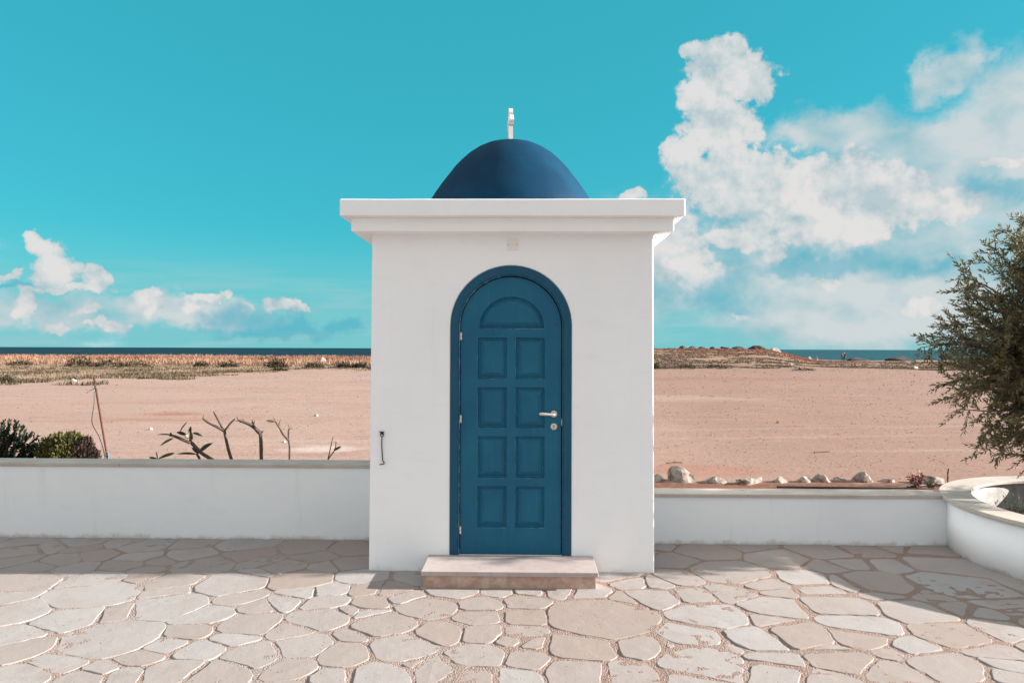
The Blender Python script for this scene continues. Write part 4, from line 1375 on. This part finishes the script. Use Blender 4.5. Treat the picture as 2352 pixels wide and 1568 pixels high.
weed('red_plant', (5.12, 3.62, 0.0), 'small red-leaved plant among the rocks behind the low wall', 'plant', M_RED_LEAF, 0.20, 9, 0.09, 0.020, None, 0.06)
weed('yellow_weed', (5.22, 3.50, 0.0), 'small yellow-green weed beside the red-leaved plant', 'weed', M_THUJA, 0.13, 8, 0.07, 0.014, None, 0.05)

# ------------------------------------------------------------------ frangipani cuttings behind the left wall
FR_LABEL = {'A': 'leaning frangipani with long dark leaves behind the garden wall',
            'B': 'bare Y-shaped frangipani cutting with three forked arms',
            'C': 'bare thick frangipani cutting bent sharply to one side',
            'D': 'slender frangipani cutting with a pale curled leaf at its tip',
            'E': 'short two-pronged bare cutting nearest the chapel wall',
            'F': 'low leaf rosette barely showing above the garden wall'}
for key, dct in FRANGIPANI.items():
    base = Vector(dct['stems'][0][0][0])
    t = thing('frangipani', (base.x, base.y, 0.0), FR_LABEL[key], 'plant', 'frangipani cuttings behind the garden wall')
    for j, (pts, r0, r1) in enumerate(dct['stems']):
        p = [Vector(q) for q in pts]
        rooted = j == 0 or (key == 'E' and j == 1) or (key == 'A' and j == 3)
        if rooted:
            low = p[0] - (p[1] - p[0]).normalized() * 0.02
            low = Vector((low.x + (low.x - p[1].x) * 0.6, low.y, -0.03))
            p = [low, low.lerp(p[0], 0.6) + Vector((0.004, 0, 0))] + p
        path = smooth_path(p, 5)
        rr = lerp_r(r0, r1, len(path))
        rr = [r * (1 + 0.10 * noise.noise((i * 0.8, j, ord(key)))) for i, r in enumerate(rr)]
        rr[-1] *= 0.6
        V, F = [], []
        tube_data(path, rr, 10, True, V, F)
        pydata('stem', V, F, t, M_FRANGI_BARK, True)
    for j, ((a, b), w) in enumerate(dct['leaves']):
        a, b = Vector(a), Vector(b)
        b = b + Vector((0, random.uniform(-0.05, 0.05), 0))
        d = b - a
        L = d.length
        d.normalize()
        wv = w * 9.5e-4 * 1.15
        side = (d.cross(Vector((0, 1, 0))) * 0.8 + Vector((0, random.uniform(0.3, 0.8), 0))).normalized()
        up = d.cross(side).normalized()
        V, F = [], []
        ns = 8
        for s in range(ns + 1):
            t_ = s / ns
            wd = wv * 0.5 * (sin(pi * min(t_ * 1.0, 1) ** 0.8) ** 0.8 if 0 < t_ < 1 else 0.02)
            c = a + d * (L * t_) + Vector((0, 0, 0.22 * L * t_ * (1 - t_)))
            V += [c + side * wd + up * wd * 0.25, c, c - side * wd + up * wd * 0.25]
        for s in range(ns):
            q = s * 3
            F += [(q, q + 1, q + 4, q + 3), (q + 1, q + 2, q + 5, q + 4)]
        pale = (key == 'A' and j in (11,)) or key == 'D'
        lf = pydata('leaf', V, F, t, M_FRANGI_PALE if pale else M_FRANGI, True)
        sm = lf.modifiers.new('thick', 'SOLIDIFY')
        sm.thickness = 0.0015
        if pale:
            lf['label'] = 'pale yellow dried leaf'

# ------------------------------------------------------------------ clipped round bush and dark conifer
bush = thing('round_bush', (-5.44, 3.0, 0), 'rounded olive-green bush behind the garden wall beside the leaning stake', 'bush')
V, F, DV, DF = [], [], [], []
BC = Vector((-5.445, 3.0, 0.33))
for k in range(11000):
    u = rand_unit()
    if u.z < -0.55:
        continue
    lump = 1 + 0.13 * noise.noise(u * 3.0) + 0.07 * noise.noise(u * 8)
    c = BC + Vector((u.x * 0.345, u.y * 0.33, u.z * 0.365)) * lump * random.uniform(0.66, 1.0)
    d = (u * 0.55 + Vector((0, 0, 0.75)) + rand_unit() * 0.45).normalized()
    brown_flank = (u.x + 0.18 * noise.noise(u * 5) > 0.50) and u.y < 0.75  # leaves on the positive-x flank take the dark brown material
    VV, FF = (DV, DF) if brown_flank else (V, F)
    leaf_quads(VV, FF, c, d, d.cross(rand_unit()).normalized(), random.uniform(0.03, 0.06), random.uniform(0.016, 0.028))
pydata('foliage', V, F, bush, M_THUJA)
o = pydata('brown_foliage', DV, DF, bush, M_THUJA_BROWN)
o['label'] = 'dark brown foliage on one flank of the bush'
V, F = [], []
tube_data([(-5.44, 3.0, -0.03), (-5.445, 3.0, 0.35)], [0.03, 0.02], 8, True, V, F)
pydata('stem', V, F, bush, M_STICK)

con = thing('conifer_shrub', (-6.42, 3.02, 0), 'dark spreading conifer shrub at the far end of the garden wall', 'shrub')
V, F, SV, SF = [], [], [], []
cb = Vector((-6.42, 3.02, 0.0))
tips = [(-6.06, 2.95, 0.76), (-5.96, 2.9, 0.72), (-5.90, 2.95, 0.645), (-5.86, 3.0, 0.60), (-5.83, 2.95, 0.53), (-5.80, 2.98, 0.49), (-6.16, 2.95, 0.735), (-6.25, 3.0, 0.73), (-6.38, 3.0, 0.80), (-5.90, 3.05, 0.46), (-6.0, 2.9, 0.60), (-6.1, 2.9, 0.62), (-6.5, 2.9, 0.78), (-6.62, 3.05, 0.74), (-6.75, 3.0, 0.66), (-6.9, 2.95, 0.55), (-6.3, 2.75, 0.6), (-6.5, 3.3, 0.65), (-6.2, 3.25, 0.6), (-6.35, 2.7, 0.45), (-6.7, 2.75, 0.5), (-6.05, 3.15, 0.5), (-6.0, 2.8, 0.42), (-6.15, 2.7, 0.5)]
for tp in tips:
    tp = Vector(tp)
    path = smooth_path([cb + Vector((0, 0, 0.05)), cb.lerp(tp, 0.5) + Vector((0, 0, -0.05)), tp], 5)
    tube_data(path, lerp_r(0.014, 0.003, len(path)), 5, False, SV, SF)
    main = (path[-1] - path[-3]).normalized()
    for k in range(16):
        f = 0.35 + 0.65 * k / 15
        ip = f * (len(path) - 1)
        a = path[int(ip)].lerp(path[min(int(ip) + 1, len(path) - 1)], ip % 1)
        d = (main + rand_unit() * 0.75 + Vector((0, 0, 0.3))).normalized() if k < 15 else main
        ln = random.uniform(0.05, 0.13)
        for s in range(26):
            c = a + d * ln * s / 22
            ld = (d * 0.9 + rand_unit() * 0.75).normalized()
            leaf_quads(V, F, c, ld, ld.cross(rand_unit()).normalized(), 0.034, 0.022)
pydata('foliage', V, F, con, M_CONIFER)
pydata('branches', SV, SF, con, M_STICK)

# ------------------------------------------------------------------ leaning stake with wire and cord
s0, s1 = Vector(STAKE[0]), Vector(STAKE[1])
foot = s1 + (s1 - s0) * ((s1.z + 0.05) / (s0.z - s1.z))
stake = thing('garden_stake', (foot.x, foot.y, 0), 'thin rusty leaning stake with a cord tied to it', 'stake')
V, F = [], []
tube_data([foot, s1, s0.lerp(s1, 0.5), s0], 0.0125, 8, True, V, F)
pydata('rod', V, F, stake, M_RUST, True)
V, F = [], []
pa = s0.lerp(s1, 0.30) + Vector((-0.015, -0.015, 0))
wire = [s0.lerp(s1, 0.17) + Vector((-0.016, -0.015, 0)), pa + Vector((-0.025, 0, -0.02)), s0.lerp(s1, 0.55) + Vector((-0.11, -0.01, 0)), s0.lerp(s1, 0.72) + Vector((-0.055, -0.01, 0)), s0.lerp(s1, 0.90) + Vector((-0.026, -0.01, 0)), s1 + Vector((-0.005, -0.014, -0.1))]
tube_data(smooth_path(wire, 6), 0.0045, 6, True, V, F)
pydata('wire', V, F, stake, M_WIRE, True)
V, F = [], []
kn = s0.lerp(s1, 0.135)
tube_data(smooth_path([kn + Vector((0.022, -0.02, 0.01)), kn + Vector((-0.01, -0.02, 0.0)), kn + Vector((-0.05, -0.02, -0.02)), kn + Vector((-0.10, -0.03, -0.055))], 5), lerp_r(0.006, 0.003, 16), 6, True, V, F)
tube_data([kn + Vector((0.017 * cos(a), 0.017 * sin(a), 0.004 * a)) for a in np.linspace(0, 11, 34)], 0.004, 5, True, V, F)
pydata('cord', V, F, stake, M_CORD, True)
V, F = [], []
k2 = s0.lerp(s1, 0.95)
tube_data([k2 + Vector((0.018 * cos(a), 0.018 * sin(a), 0.006 * a - 0.03)) for a in np.linspace(0, 11, 34)], 0.005, 5, True, V, F)
tube_data(smooth_path([k2 + Vector((0.012, -0.01, 0.03)), k2 + Vector((0.025, -0.01, 0.0)), k2 + Vector((0.018, -0.01, -0.05))], 4), 0.006, 5, True, V, F)
pydata('cord', V, F, stake, M_CORD, True)


# ================================================================== rocks
def rock_mesh(w, d, h, seed, sub=3, sharp=0.42):
    bm = bmesh.new()
    bmesh.ops.create_icosphere(bm, subdivisions=sub, radius=1.0)
    rs = random.Random(seed)
    planes = []
    for _ in range(13):
        n_ = Vector((rs.uniform(-1, 1), rs.uniform(-1, 1), rs.uniform(-0.3, 1))).normalized()
        planes.append((n_, rs.uniform(0.42, 0.88)))
    for v in bm.verts:
        p = v.co.normalized()
        for n_, k in planes:
            dd = p.dot(n_)
            if dd > k:
                p = p - n_ * (dd - k) * 0.97
        p = p * (1 + sharp * 0.5 * noise.noise(p * 1.8 + Vector((seed, 0, 0))) + sharp * 0.22 * noise.noise(p * 5 + Vector((0, seed, 0))))
        z = p.z
        if z < -0.35:
            z = -0.35 + (z + 0.35) * 0.2
        v.co = Vector((p.x * w / 2, p.y * d / 2, (z + 0.30) * h / 1.25))
    return bm


def rock(name, x, y, w, d, h, seed, label, mat, group, sub=3, rotz=0.0, sink=0.02):
    o = frombm(name, rock_mesh(w, d, h, seed, sub), None, mat)
    o.location = (x, y, float(ground_z(x, y)) - sink)
    o.rotation_euler = (0, 0, rotz)
    return tag(o, label, 'rock', group)


RG = 'rocks edging the bed behind the low wall'
ROW = [(1.90, 3.98, 0.26, 0.20, 0.13, 'small dark rock next to the big boulder, nearest the chapel'),
       (2.19, 3.95, 0.42, 0.34, 0.29, 'largest two-tone boulder of the row, dark side and pale side'),
       (2.63, 3.88, 0.40, 0.26, 0.16, 'broken pale rock with dark hollows beside the largest boulder'),
       (3.02, 3.84, 0.46, 0.28, 0.15, 'long rounded speckled grey rock in the row'),
       (3.47, 3.93, 0.32, 0.24, 0.13, 'small dark wedge rock with a pale tip in the row'),
       (3.82, 3.96, 0.30, 0.26, 0.16, 'dark streaked rock touching a paler one in the row'),
       (4.04, 4.03, 0.34, 0.26, 0.17, 'pale crumbly rock touching a dark streaked one'),
       (4.34, 4.05, 0.30, 0.18, 0.08, 'flattest low rock of the row behind the wall'),
       (4.62, 4.05, 0.36, 0.26, 0.20, 'pointed grey rock with a bright pale flank in the row'),
       (4.96, 4.02, 0.34, 0.24, 0.10, 'low pale knobbly rock left of the red-leaved plant'),
       (5.44, 3.90, 0.50, 0.30, 0.20, 'wide pale rock between the red-leaved plant and the planter')]
for i, (x, y, w, d, h, lab) in enumerate(ROW):
    rock('border_rock', x, y, w * (1.12, 1.05, 0.95, 1.15, 0.8, 0.9, 1.0, 1.1, 0.95, 0.8, 1.1)[i], d, h * (0.8, 0.95, 0.75, 0.8, 0.7, 0.85, 0.8, 0.9, 0.9, 0.7, 0.85)[i], 3 + i * 7, lab, M_ROCK, RG, 3, random.uniform(-0.4, 0.4))

strip_pts = [(3.3, 3.52, 0.012), (3.8, 3.50, 0.014), (4.2, 3.46, 0.02), (4.6, 3.48, 0.02), (4.95, 3.56, 0.018), (5.3, 3.70, 0.014), (5.7, 3.72, 0.014), (6.2, 3.75, 0.012)]  # black tube drawn where there is only shadow behind the low wall
V, F = [], []
tube_data(smooth_path(strip_pts, 8), 0.013, 8, True, V, F)
tag(pydata('shadow_strip', V, F, None, M_SHADOW_STRIP, True), 'black irrigation hose lying on red soil behind the low wall', 'hose')

V, F = [], []
tube_data(smooth_path([(5.49, 3.60, -0.02), (5.488, 3.60, 0.12), (5.492, 3.60, 0.20), (5.50, 3.60, 0.245)], 3), 0.008, 6, True, V, F)
tube_data([(5.478, 3.60, 0.10), (5.503, 3.60, 0.135)], 0.007, 6, True, V, F)
tube_data([(5.481, 3.60, 0.185), (5.505, 3.60, 0.225)], 0.007, 6, True, V, F)
tag(pydata('rusty_peg', V, F, None, M_RUST, True), 'short rusty peg standing by the planter rim', 'peg')

STK = [((2.28, 5.38), (2.54, 5.45), 0.010, 'bent dry stick lying on the sand behind the largest boulder'),
       ((5.02, 6.65), (5.32, 6.72), 0.010, 'straight dry stick lying alone on the open sand')]
for (a, b, r, lab) in STK:
    V, F = [], []
    pth = [(a[0], a[1]), (a[0] * 0.6 + b[0] * 0.4, a[1] * 0.6 + b[1] * 0.4 + 0.03), (b[0], b[1])]
    pth = [(x, y, float(ground_z(x, y)) + r + 0.004) for x, y in pth]
    tube_data(smooth_path(pth, 5), lerp_r(r, r * 0.7, 11), 6, True, V, F)
    tag(pydata('dry_stick', V, F, None, M_STICK, True), lab, 'stick', 'dry sticks on the sand')

LOOSE = [(-7.9, 9.6, 0.11, 'fist-sized pale stone on the sand above the round bush'),
         (-4.35, 7.6, 0.09, 'small pale stone on the sand left of the leafy frangipani'),
         (-1.75, 8.9, 0.10, 'small dark stone on the sand near the chapel corner'),
         (-5.2, 12.6, 0.12, 'pale stone at the edge of a red sand stain'),
         (6.1, 11.5, 0.10, 'small dark stone on the open sand right of the chapel'),
         (3.9, 9.0, 0.08, 'tiny pale stone on the sand above the bed of rocks')]
for i, (x, y, s_, lab) in enumerate(LOOSE):
    rock('loose_stone', x, y, s_ * 1.3, s_, s_ * 0.7, 700 + i * 3, lab, M_ROCK_DARK if 'dark' in lab else M_ROCK_WHITE, 'loose stones on the sand', 2, 0.3 * i, 0.01)
# far rocks among the grass on the left, and on the right
FAR = [(-21.2, 70.0, 1.1, 0.7, 0.75, 'white boulder leaning out of the dry grass near the chapel', 0.6),
       (-18.6, 69.0, 1.3, 0.8, 0.5, 'broad pale rock in the grass right beside the chapel wall', 0.2),
       (-17.2, 68.6, 1.1, 0.8, 0.5, 'pale blocky rock adjoining the chapel corner in the grass', 0.1),
       (-46.5, 70.5, 1.1, 0.7, 0.4, 'white rock in the grass above the long dark scrub patch', 0.3),
       (-22.9, 30.6, 0.55, 0.4, 0.28, 'small white stone at the grass edge by the stake top', 0.0),
       (-37.0, 70.0, 0.5, 0.4, 0.28, 'small pale stone in the middle of the far grass', 0.0),
       (11.6, 86.0, 0.9, 0.7, 0.6, 'pale stone on the slope right of the chapel', 0.0),
       (26.5, 66.0, 0.8, 0.6, 0.4, 'pale stone at the end of the sandy path', 0.2),
       (36.5, 62.0, 0.9, 0.6, 0.45, 'pale stone on the scrub edge below the rise', 0.5),
       (41.5, 60.0, 0.9, 0.6, 0.5, 'pale upright stone on scrub near the olive tree', 0.5),
       (43.5, 60.5, 1.2, 0.7, 0.4, 'reddish flat stone beside a pale upright stone', 0.0),
       (50.5, 90.0, 0.9, 0.7, 0.6, 'pale stone out past the walkers on open ground', 0.0)]
for i, (x, y, w, d, h, lab, rz) in enumerate(FAR):
    rock('field_stone', x, y, w, d, h, 101 + i * 5, lab, M_ROCK_WHITE, 'pale stones scattered over the far ground', 2, rz, 0.04)
RIDGE = [(30.6, 134, 1.5, 1.2, 0.75, 'first low dark rock of the skyline from the chapel'),
         (32.7, 135, 2.4, 1.3, 0.7, 'long dark rock second on the skyline from the chapel'),
         (34.5, 135, 1.8, 1.3, 0.85, 'pointed dark rock third on the skyline from the chapel'),
         (36.5, 134, 1.4, 1.2, 0.65, 'small dark rock in a dip of the skyline'),
         (38.9, 135, 2.4, 1.4, 0.75, 'dark rock before the highest outcrop of the skyline'),
         (41.6, 135, 3.4, 1.8, 0.9, 'broad dark rock joined to the highest outcrop'),
         (45.0, 134, 3.6, 2.2, 1.35, 'highest dark outcrop of the skyline'),
         (48.0, 133, 3.0, 1.8, 1.0, 'grey rock sloping from the highest outcrop to the sea')]
for i, (x, y, w, d, h, lab) in enumerate(RIDGE):
    rock('skyline_rock', x, y, w, d, h, 301 + i * 3, lab, M_ROCK_DARK if i < 7 else M_ROCK, 'dark rocks along the skyline', 3, 0, 0.1)
SHORE = [(69.0, 143, 6.0, 2.4, 0.9, 'dark low rock reef first beyond the walkers'),
         (76.0, 142, 8.0, 2.6, 1.2, 'dark low rock reef nearer the olive tree'),
         (54.2, 132, 1.8, 1.2, 0.9, 'pale pitted rock on the shore between outcrop and walkers'),
         (55.6, 132, 1.0, 0.8, 1.2, 'white knob rock on the shore between outcrop and walkers')]
for i, (x, y, w, d, h, lab) in enumerate(SHORE):
    rock('shore_rock', x, y, w, d, h, 401 + i * 3, lab, M_ROCK_DARK if i < 2 else M_ROCK, 'rocks along the shore', 3, 0, 0.15)

# ================================================================== loose pebbles and grass (nobody could count these)
V, F = [], []
N_PEB = 20000
for k in range(N_PEB):
    y = 1.6 + 55 * (random.random() ** 1.9)
    half = (y + 6) * 0.85
    x = random.uniform(-half, half)
    if x < 0 and random.random() < 0.55:
        x = -x
    s = (0.0007 * (y + 5.65) + 0.003) * random.choice((0.6, 0.8, 1.0, 1.3, 1.9)) * random.uniform(0.7, 1.2)
    if x > 1 and y < 4.0:
        s *= 0.6
    V.append((x, y, s))
zz = ground_z(np.array([v[0] for v in V]), np.array([v[1] for v in V]))
PV, PF = [], []
for (x, y, s), z in zip(V, zz):
    b = len(PV)
    a0 = random.random() * 6
    fl = random.uniform(0.45, 0.8)
    for k in range(4):
        a = a0 + k * pi / 2 + random.uniform(-0.4, 0.4)
        PV.append((x + s * cos(a) * random.uniform(0.8, 1.3), y + s * sin(a), z - s * 0.2))
    PV.append((x + random.uniform(-0.3, 0.3) * s, y + random.uniform(-0.3, 0.3) * s, z + s * fl))
    PF += [(b, b + 1, b + 4), (b + 1, b + 2, b + 4), (b + 2, b + 3, b + 4), (b + 3, b, b + 4)]
M_PEBBLE = simple('sand_pebble', (0.20, 0.145, 0.12), 0.95, 0.0, 0.75, 2.3)
pb = pydata('pebbles', PV, PF, None, M_PEBBLE)
pb['kind'] = 'stuff'
pb['label'] = 'loose pebbles strewn over the pink sand'


def grass(name, label, mat, pts, hmin, hmax, blades, width):
    xs_ = np.array([p[0] for p in pts])
    ys_ = np.array([p[1] for p in pts])
    zs_ = ground_z(xs_, ys_)
    V, F = [], []
    for x, y, z in zip(xs_, ys_, zs_):
        sc_ = 1 + max(0, y - 60) * 0.006
        for k in range(blades):
            a = random.random() * 2 * pi
            r = random.random() * 0.30 * sc_
            bx, by = x + r * cos(a), y + r * sin(a)
            h = random.uniform(hmin, hmax) * sc_
            w = width * sc_ * random.uniform(0.6, 1.2)
            lx = random.uniform(-0.5, 0.5) * h + 0.12 * h
            ly = random.uniform(-0.4, 0.4) * h
            b = len(V)
            wa = random.random() * pi
            wx, wy = w * cos(wa), w * sin(wa)
            V += [(bx - wx, by - wy, z - 0.02), (bx + wx, by + wy, z - 0.02), (bx + lx * 0.4 + wx * 0.6, by + ly * 0.4 + wy * 0.6, z + h * 0.6), (bx + lx, by + ly, z + h)]
            F += [(b, b + 1, b + 2), (b, b + 2, b + 3)]
    o = pydata(name, V, F, None, mat)
    o['kind'] = 'stuff'
    o['label'] = label
    return o


def patchy(x, y, s, seed, thr):
    p = Vector((x * s + seed, y * s - seed, seed * 0.7))
    return 0.5 + 0.42 * noise.noise(p) + 0.22 * noise.noise(p * 2.1) + 0.12 * noise.noise(p * 4.3) > thr


def scatter(n, fx, ok):
    out = []
    t = 0
    while len(out) < n and t < n * 12:
        t += 1
        p = fx()
        if ok(*p):
            out.append(p)
    return out


def left_band(y0, y1, p=1.0):
    def f():
        y = y0 + (y1 - y0) * random.random() ** p
        d = y + 5.65
        return (random.uniform(-0.80, -0.10) * d, y)
    return f


def right_band(y0, y1, p=1.0):
    def f():
        y = y0 + (y1 - y0) * random.random() ** p
        d = y + 5.65
        return (random.uniform(0.10, 0.66) * d, y)
    return f


random.seed(5)
gold = scatter(7000, left_band(66, 224, 1.3), lambda x, y: not patchy(x, y * 2.2, 0.035, 21, 0.56))
red = scatter(4200, left_band(78, 224, 1.2), lambda x, y: patchy(x, y * 2.2, 0.035, 21, 0.50))
olive = scatter(5600, left_band(46, 88, 1.0), lambda x, y: (y > 50 + 5 * noise.noise((x * .2, 3, 1)) or x < -17 - (52 - y) * 0.3) and patchy(x, y, 0.22, 33, 0.46))
olive += scatter(3600, left_band(27, 50, 1.0), lambda x, y: x < -20 + (y - 30) * 0.06 + 3 * noise.noise((x * .3, y * .3, 0)) and patchy(x, y, 0.35, 35, 0.45 + 0.012 * max(0, 34 - y)))
brown = scatter(6800, right_band(56, 128, 1.4), lambda x, y: patchy(x, y, 0.16, 41, 0.50))
rgold = scatter(1500, right_band(100, 136, 0.8), lambda x, y: x < 60 and patchy(x, y, 0.05, 43, 0.42))
grass('golden_grass', 'golden dry grass along the shore left of the chapel', M_GRASS_GOLD, gold, 0.25, 0.55, 5, 0.035)
grass('russet_grass', 'patches of russet dry grass among the golden grass', M_GRASS_RED, red, 0.22, 0.55, 5, 0.035)
green = [p for p in olive if patchy(p[0], p[1], 0.30, 61, 0.54)]
straw = [p for p in olive if not patchy(p[0], p[1], 0.30, 61, 0.54)]
grass('olive_grass', 'patches of olive green tufts in the straw at the edge of the sand', M_GRASS_OLIVE, green, 0.05, 0.22, 7, 0.030)
grass('straw_grass', 'straw coloured tufts at the edge of the sand left of the chapel', M_GRASS_STRAW, straw, 0.03, 0.14, 6, 0.030)
grass('brown_scrub', 'low brown scrub on the slope right of the chapel', M_GRASS_BROWN, brown, 0.04, 0.13, 5, 0.07)
grass('russet_slope_grass', 'russet dry grass below the dark skyline rocks', M_GRASS_RED, rgold, 0.08, 0.22, 5, 0.06)


# ------------------------------------------------------------------ low shrubs one can tell apart
def shrub(x, y, w, d, h, label, mat, n=420, group='dark shrubs on the far ground'):
    z0 = float(ground_z(x, y))
    t = thing('low_shrub', (x, y, z0), label, 'shrub', group)
    V, F = [], []
    for k in range(n):
        u = rand_unit()
        if u.z < -0.1:
            u.z = -u.z * 0.5
        lump = (0.75 + 0.35 * noise.noise(u * 2.4 + Vector((x, y, 0)))) * random.uniform(0.55, 1.0)
        c = Vector((x + u.x * w / 2 * lump, y + u.y * d / 2 * lump, z0 + max(0.02, u.z * h * lump)))
        dd = (u + Vector((0, 0, 0.6)) + rand_unit() * 0.6).normalized()
        s = random.uniform(0.10, 0.20) * (h / 0.7) ** 0.5
        leaf_quads(V, F, c, dd, dd.cross(rand_unit()).normalized(), s, s * 0.5)
    pydata('foliage', V, F, t, mat)
    SV, SF = [], []
    for k in range(4):
        a = k * pi / 2 + 0.4
        tube_data([(x, y, z0 - 0.03), (x + w * 0.2 * cos(a), y + d * 0.2 * sin(a), z0 + h * 0.6)], [0.02, 0.008], 5, False, SV, SF)
    pydata('stems', SV, SF, t, M_STICK)
    return t


SH = [(-46.8, 60.5, 3.4, 2.0, 0.75, 'low dark shrub under the white rock on the far grass'),
      (-41.5, 61.0, 3.4, 2.2, 1.35, 'tallest clump of the long dark scrub patch on the left'),
      (-38.2, 60.0, 4.6, 2.2, 1.05, 'middle clump of the long dark scrub patch'),
      (-35.0, 58.5, 5.0, 2.2, 0.95, 'right-hand clump of the long dark scrub patch'),
      (-28.6, 57.5, 1.8, 1.2, 0.65, 'small round shrub just past the long scrub patch'),
      (-25.3, 55.5, 2.2, 1.4, 0.70, 'small olive shrub at the sand edge between two darker ones'),
      (-30.2, 78.0, 3.6, 2.0, 1.0, 'brown shrub standing in the russet grass near the skyline'),
      (-20.4, 53.5, 2.5, 1.6, 1.10, 'dark green shrub standing alone at the sand edge'),
      (-18.0, 47.0, 1.8, 1.0, 0.35, 'flat grey shrub on the bare sand'),
      (-17.2, 53.0, 2.2, 1.4, 0.70, 'dark shrub fourth from the chapel corner along the sand edge'),
      (-14.9, 54.0, 1.8, 1.2, 0.70, 'dark shrub third from the chapel corner along the sand edge'),
      (-13.4, 53.0, 1.6, 1.2, 0.75, 'dark shrub second from the chapel corner along the sand edge'),
      (-11.6, 51.5, 2.4, 1.2, 0.50, 'low dark shrub closest to the chapel corner along the sand edge'),
      (-58.0, 62.0, 1.8, 1.2, 0.6, 'dark shrub alone in the grass toward the picture edge'),
      (-52.5, 58.0, 1.8, 1.2, 0.5, 'small dark shrub in olive grass at the far left'),
      (-24.6, 28.2, 0.9, 0.8, 0.40, 'grey-green shrub cut by the picture edge at the sand'),
      (-13.0, 66.5, 2.6, 1.4, 0.75, 'dark shrub between the white boulder and broad pale rock')]
for (x, y, w, d, h, lab) in SH:
    shrub(x, y, w, d, h, lab, M_SHRUB)
for (x, y, w, d, h, lab) in [(11.3, 56.0, 0.8, 0.6, 0.75, 'upright yellow-green shrub right beside the chapel edge'),
                             (14.3, 58.0, 2.2, 1.2, 0.40, 'flat dark shrub next to the upright yellow-green one'),
                             (17.0, 58.5, 2.2, 1.2, 0.40, 'flat dark shrub below the start of the sandy path'),
                             (22.0, 51.0, 2.6, 0.9, 0.30, 'lowest flat dark shrub on the bare sand right of the chapel')]:
    shrub(x, y, w, d, h, lab, M_SHRUB if 'dark' in lab else M_THUJA, 260)


# ================================================================== two walkers by the shore
def person(x, y, rz, height, label, top_mat, leg_mat, skin, hair, lean=0.0, arm=0.0):
    k = height / 1.75
    z0 = float(ground_z(x, y))
    joints = {'pelvis': (0, 0, 0.95, 0.135), 'waist': (0, 0.01, 1.10, 0.125), 'chest': (0, lean * 0.5, 1.32, 0.150), 'neck': (0, lean, 1.50, 0.060),
              'head': (0, lean + 0.02, 1.62, 0.090), 'crown': (0, lean + 0.02, 1.70, 0.075),
              'shL': (0.19, lean * 0.7, 1.42, 0.065), 'elL': (0.26, lean * 0.6 + 0.02, 1.14, 0.048), 'haL': (0.25, lean * 0.6 + 0.10, 0.88, 0.036), 'fiL': (0.25, lean * 0.6 + 0.11, 0.79, 0.026),
              'shR': (-0.19, lean * 0.7, 1.42, 0.065), 'elR': (-0.25, lean * 0.6 + arm * 0.10, 1.15, 0.048), 'haR': (-0.20, lean * 0.6 + 0.12 + arm * 0.2, 0.95 + arm * 0.2, 0.036), 'fiR': (-0.19, lean * 0.6 + 0.18 + arm * 0.2, 0.90 + arm * 0.2, 0.026),
              'hipL': (0.10, 0, 0.88, 0.105), 'knL': (0.11, 0.05, 0.48, 0.070), 'anL': (0.11, -0.04, 0.09, 0.048), 'toL': (0.12, 0.12, 0.035, 0.040),
              'hipR': (-0.10, 0, 0.88, 0.105), 'knR': (-0.11, -0.01, 0.48, 0.070), 'anR': (-0.11, 0.03, 0.09, 0.048), 'toR': (-0.12, 0.18, 0.035, 0.040)}
    bones = [('pelvis', 'waist'), ('waist', 'chest'), ('chest', 'neck'), ('neck', 'head'), ('head', 'crown'), ('chest', 'shL'), ('shL', 'elL'), ('elL', 'haL'), ('haL', 'fiL'),
             ('chest', 'shR'), ('shR', 'elR'), ('elR', 'haR'), ('haR', 'fiR'), ('pelvis', 'hipL'), ('hipL', 'knL'), ('knL', 'anL'), ('anL', 'toL'), ('pelvis', 'hipR'), ('hipR', 'knR'), ('knR', 'anR'), ('anR', 'toR')]
    keys = list(joints)
    me = bpy.data.meshes.new('person')
    me.from_pydata([tuple(c * k for c in joints[q][:3]) for q in keys], [(keys.index(a), keys.index(b)) for a, b in bones], [])
    o = link('person', me)
    o.modifiers.new('skin', 'SKIN')
    for i, q in enumerate(keys):
        r = joints[q][3] * k
        me.skin_vertices[0].data[i].radius = (r, r)
        me.skin_vertices[0].data[i].use_root = q == 'pelvis'
    sb = o.modifiers.new('sub', 'SUBSURF')
    sb.levels = sb.render_levels = 1
    dg = bpy.context.evaluated_depsgraph_get()
    fin = bpy.data.meshes.new_from_object(o.evaluated_get(dg))
    o.modifiers.clear()
    o.data = fin
    for mm in (top_mat, leg_mat, skin, hair):
        fin.materials.append(mm)
    for p in fin.polygons:
        c = p.center / k
        p.use_smooth = True
        hand = abs(c.x) > 0.15 and c.z < 1.0 and c.y > 0.04 and c.z > 0.72
        if c.z > 1.60 or (c.z > 1.54 and c.y < lean - 0.02):
            p.material_index = 3
        elif c.z > 1.485 or hand:
            p.material_index = 2
        elif c.z > 0.92:
            p.material_index = 0
        else:
            p.material_index = 1
    o.location = (x, y, z0)
    o.rotation_euler = (0, 0, rz)
    return tag(o, label, 'person')


skin_m = simple('skin', (0.42, 0.25, 0.18), 0.6, 0.0, 0.05, 10)
person(63.6, 139.0, 0.3, 1.72, 'walker in a dark red top and black trousers facing the sea', simple('red_top', (0.16, 0.02, 0.03), 0.8), simple('black_trousers', (0.012, 0.012, 0.014), 0.8), skin_m, simple('dark_hair', (0.02, 0.016, 0.014), 0.6), 0.03, 0.4)
person(64.12, 139.3, -0.5, 1.78, 'walker in dark clothes and a pale cap beside the red top', simple('dark_jacket', (0.03, 0.028, 0.035), 0.8), simple('dark_trousers', (0.014, 0.013, 0.016), 0.8), skin_m, simple('pale_cap', (0.6, 0.56, 0.52), 0.7), 0.06, 0.9)
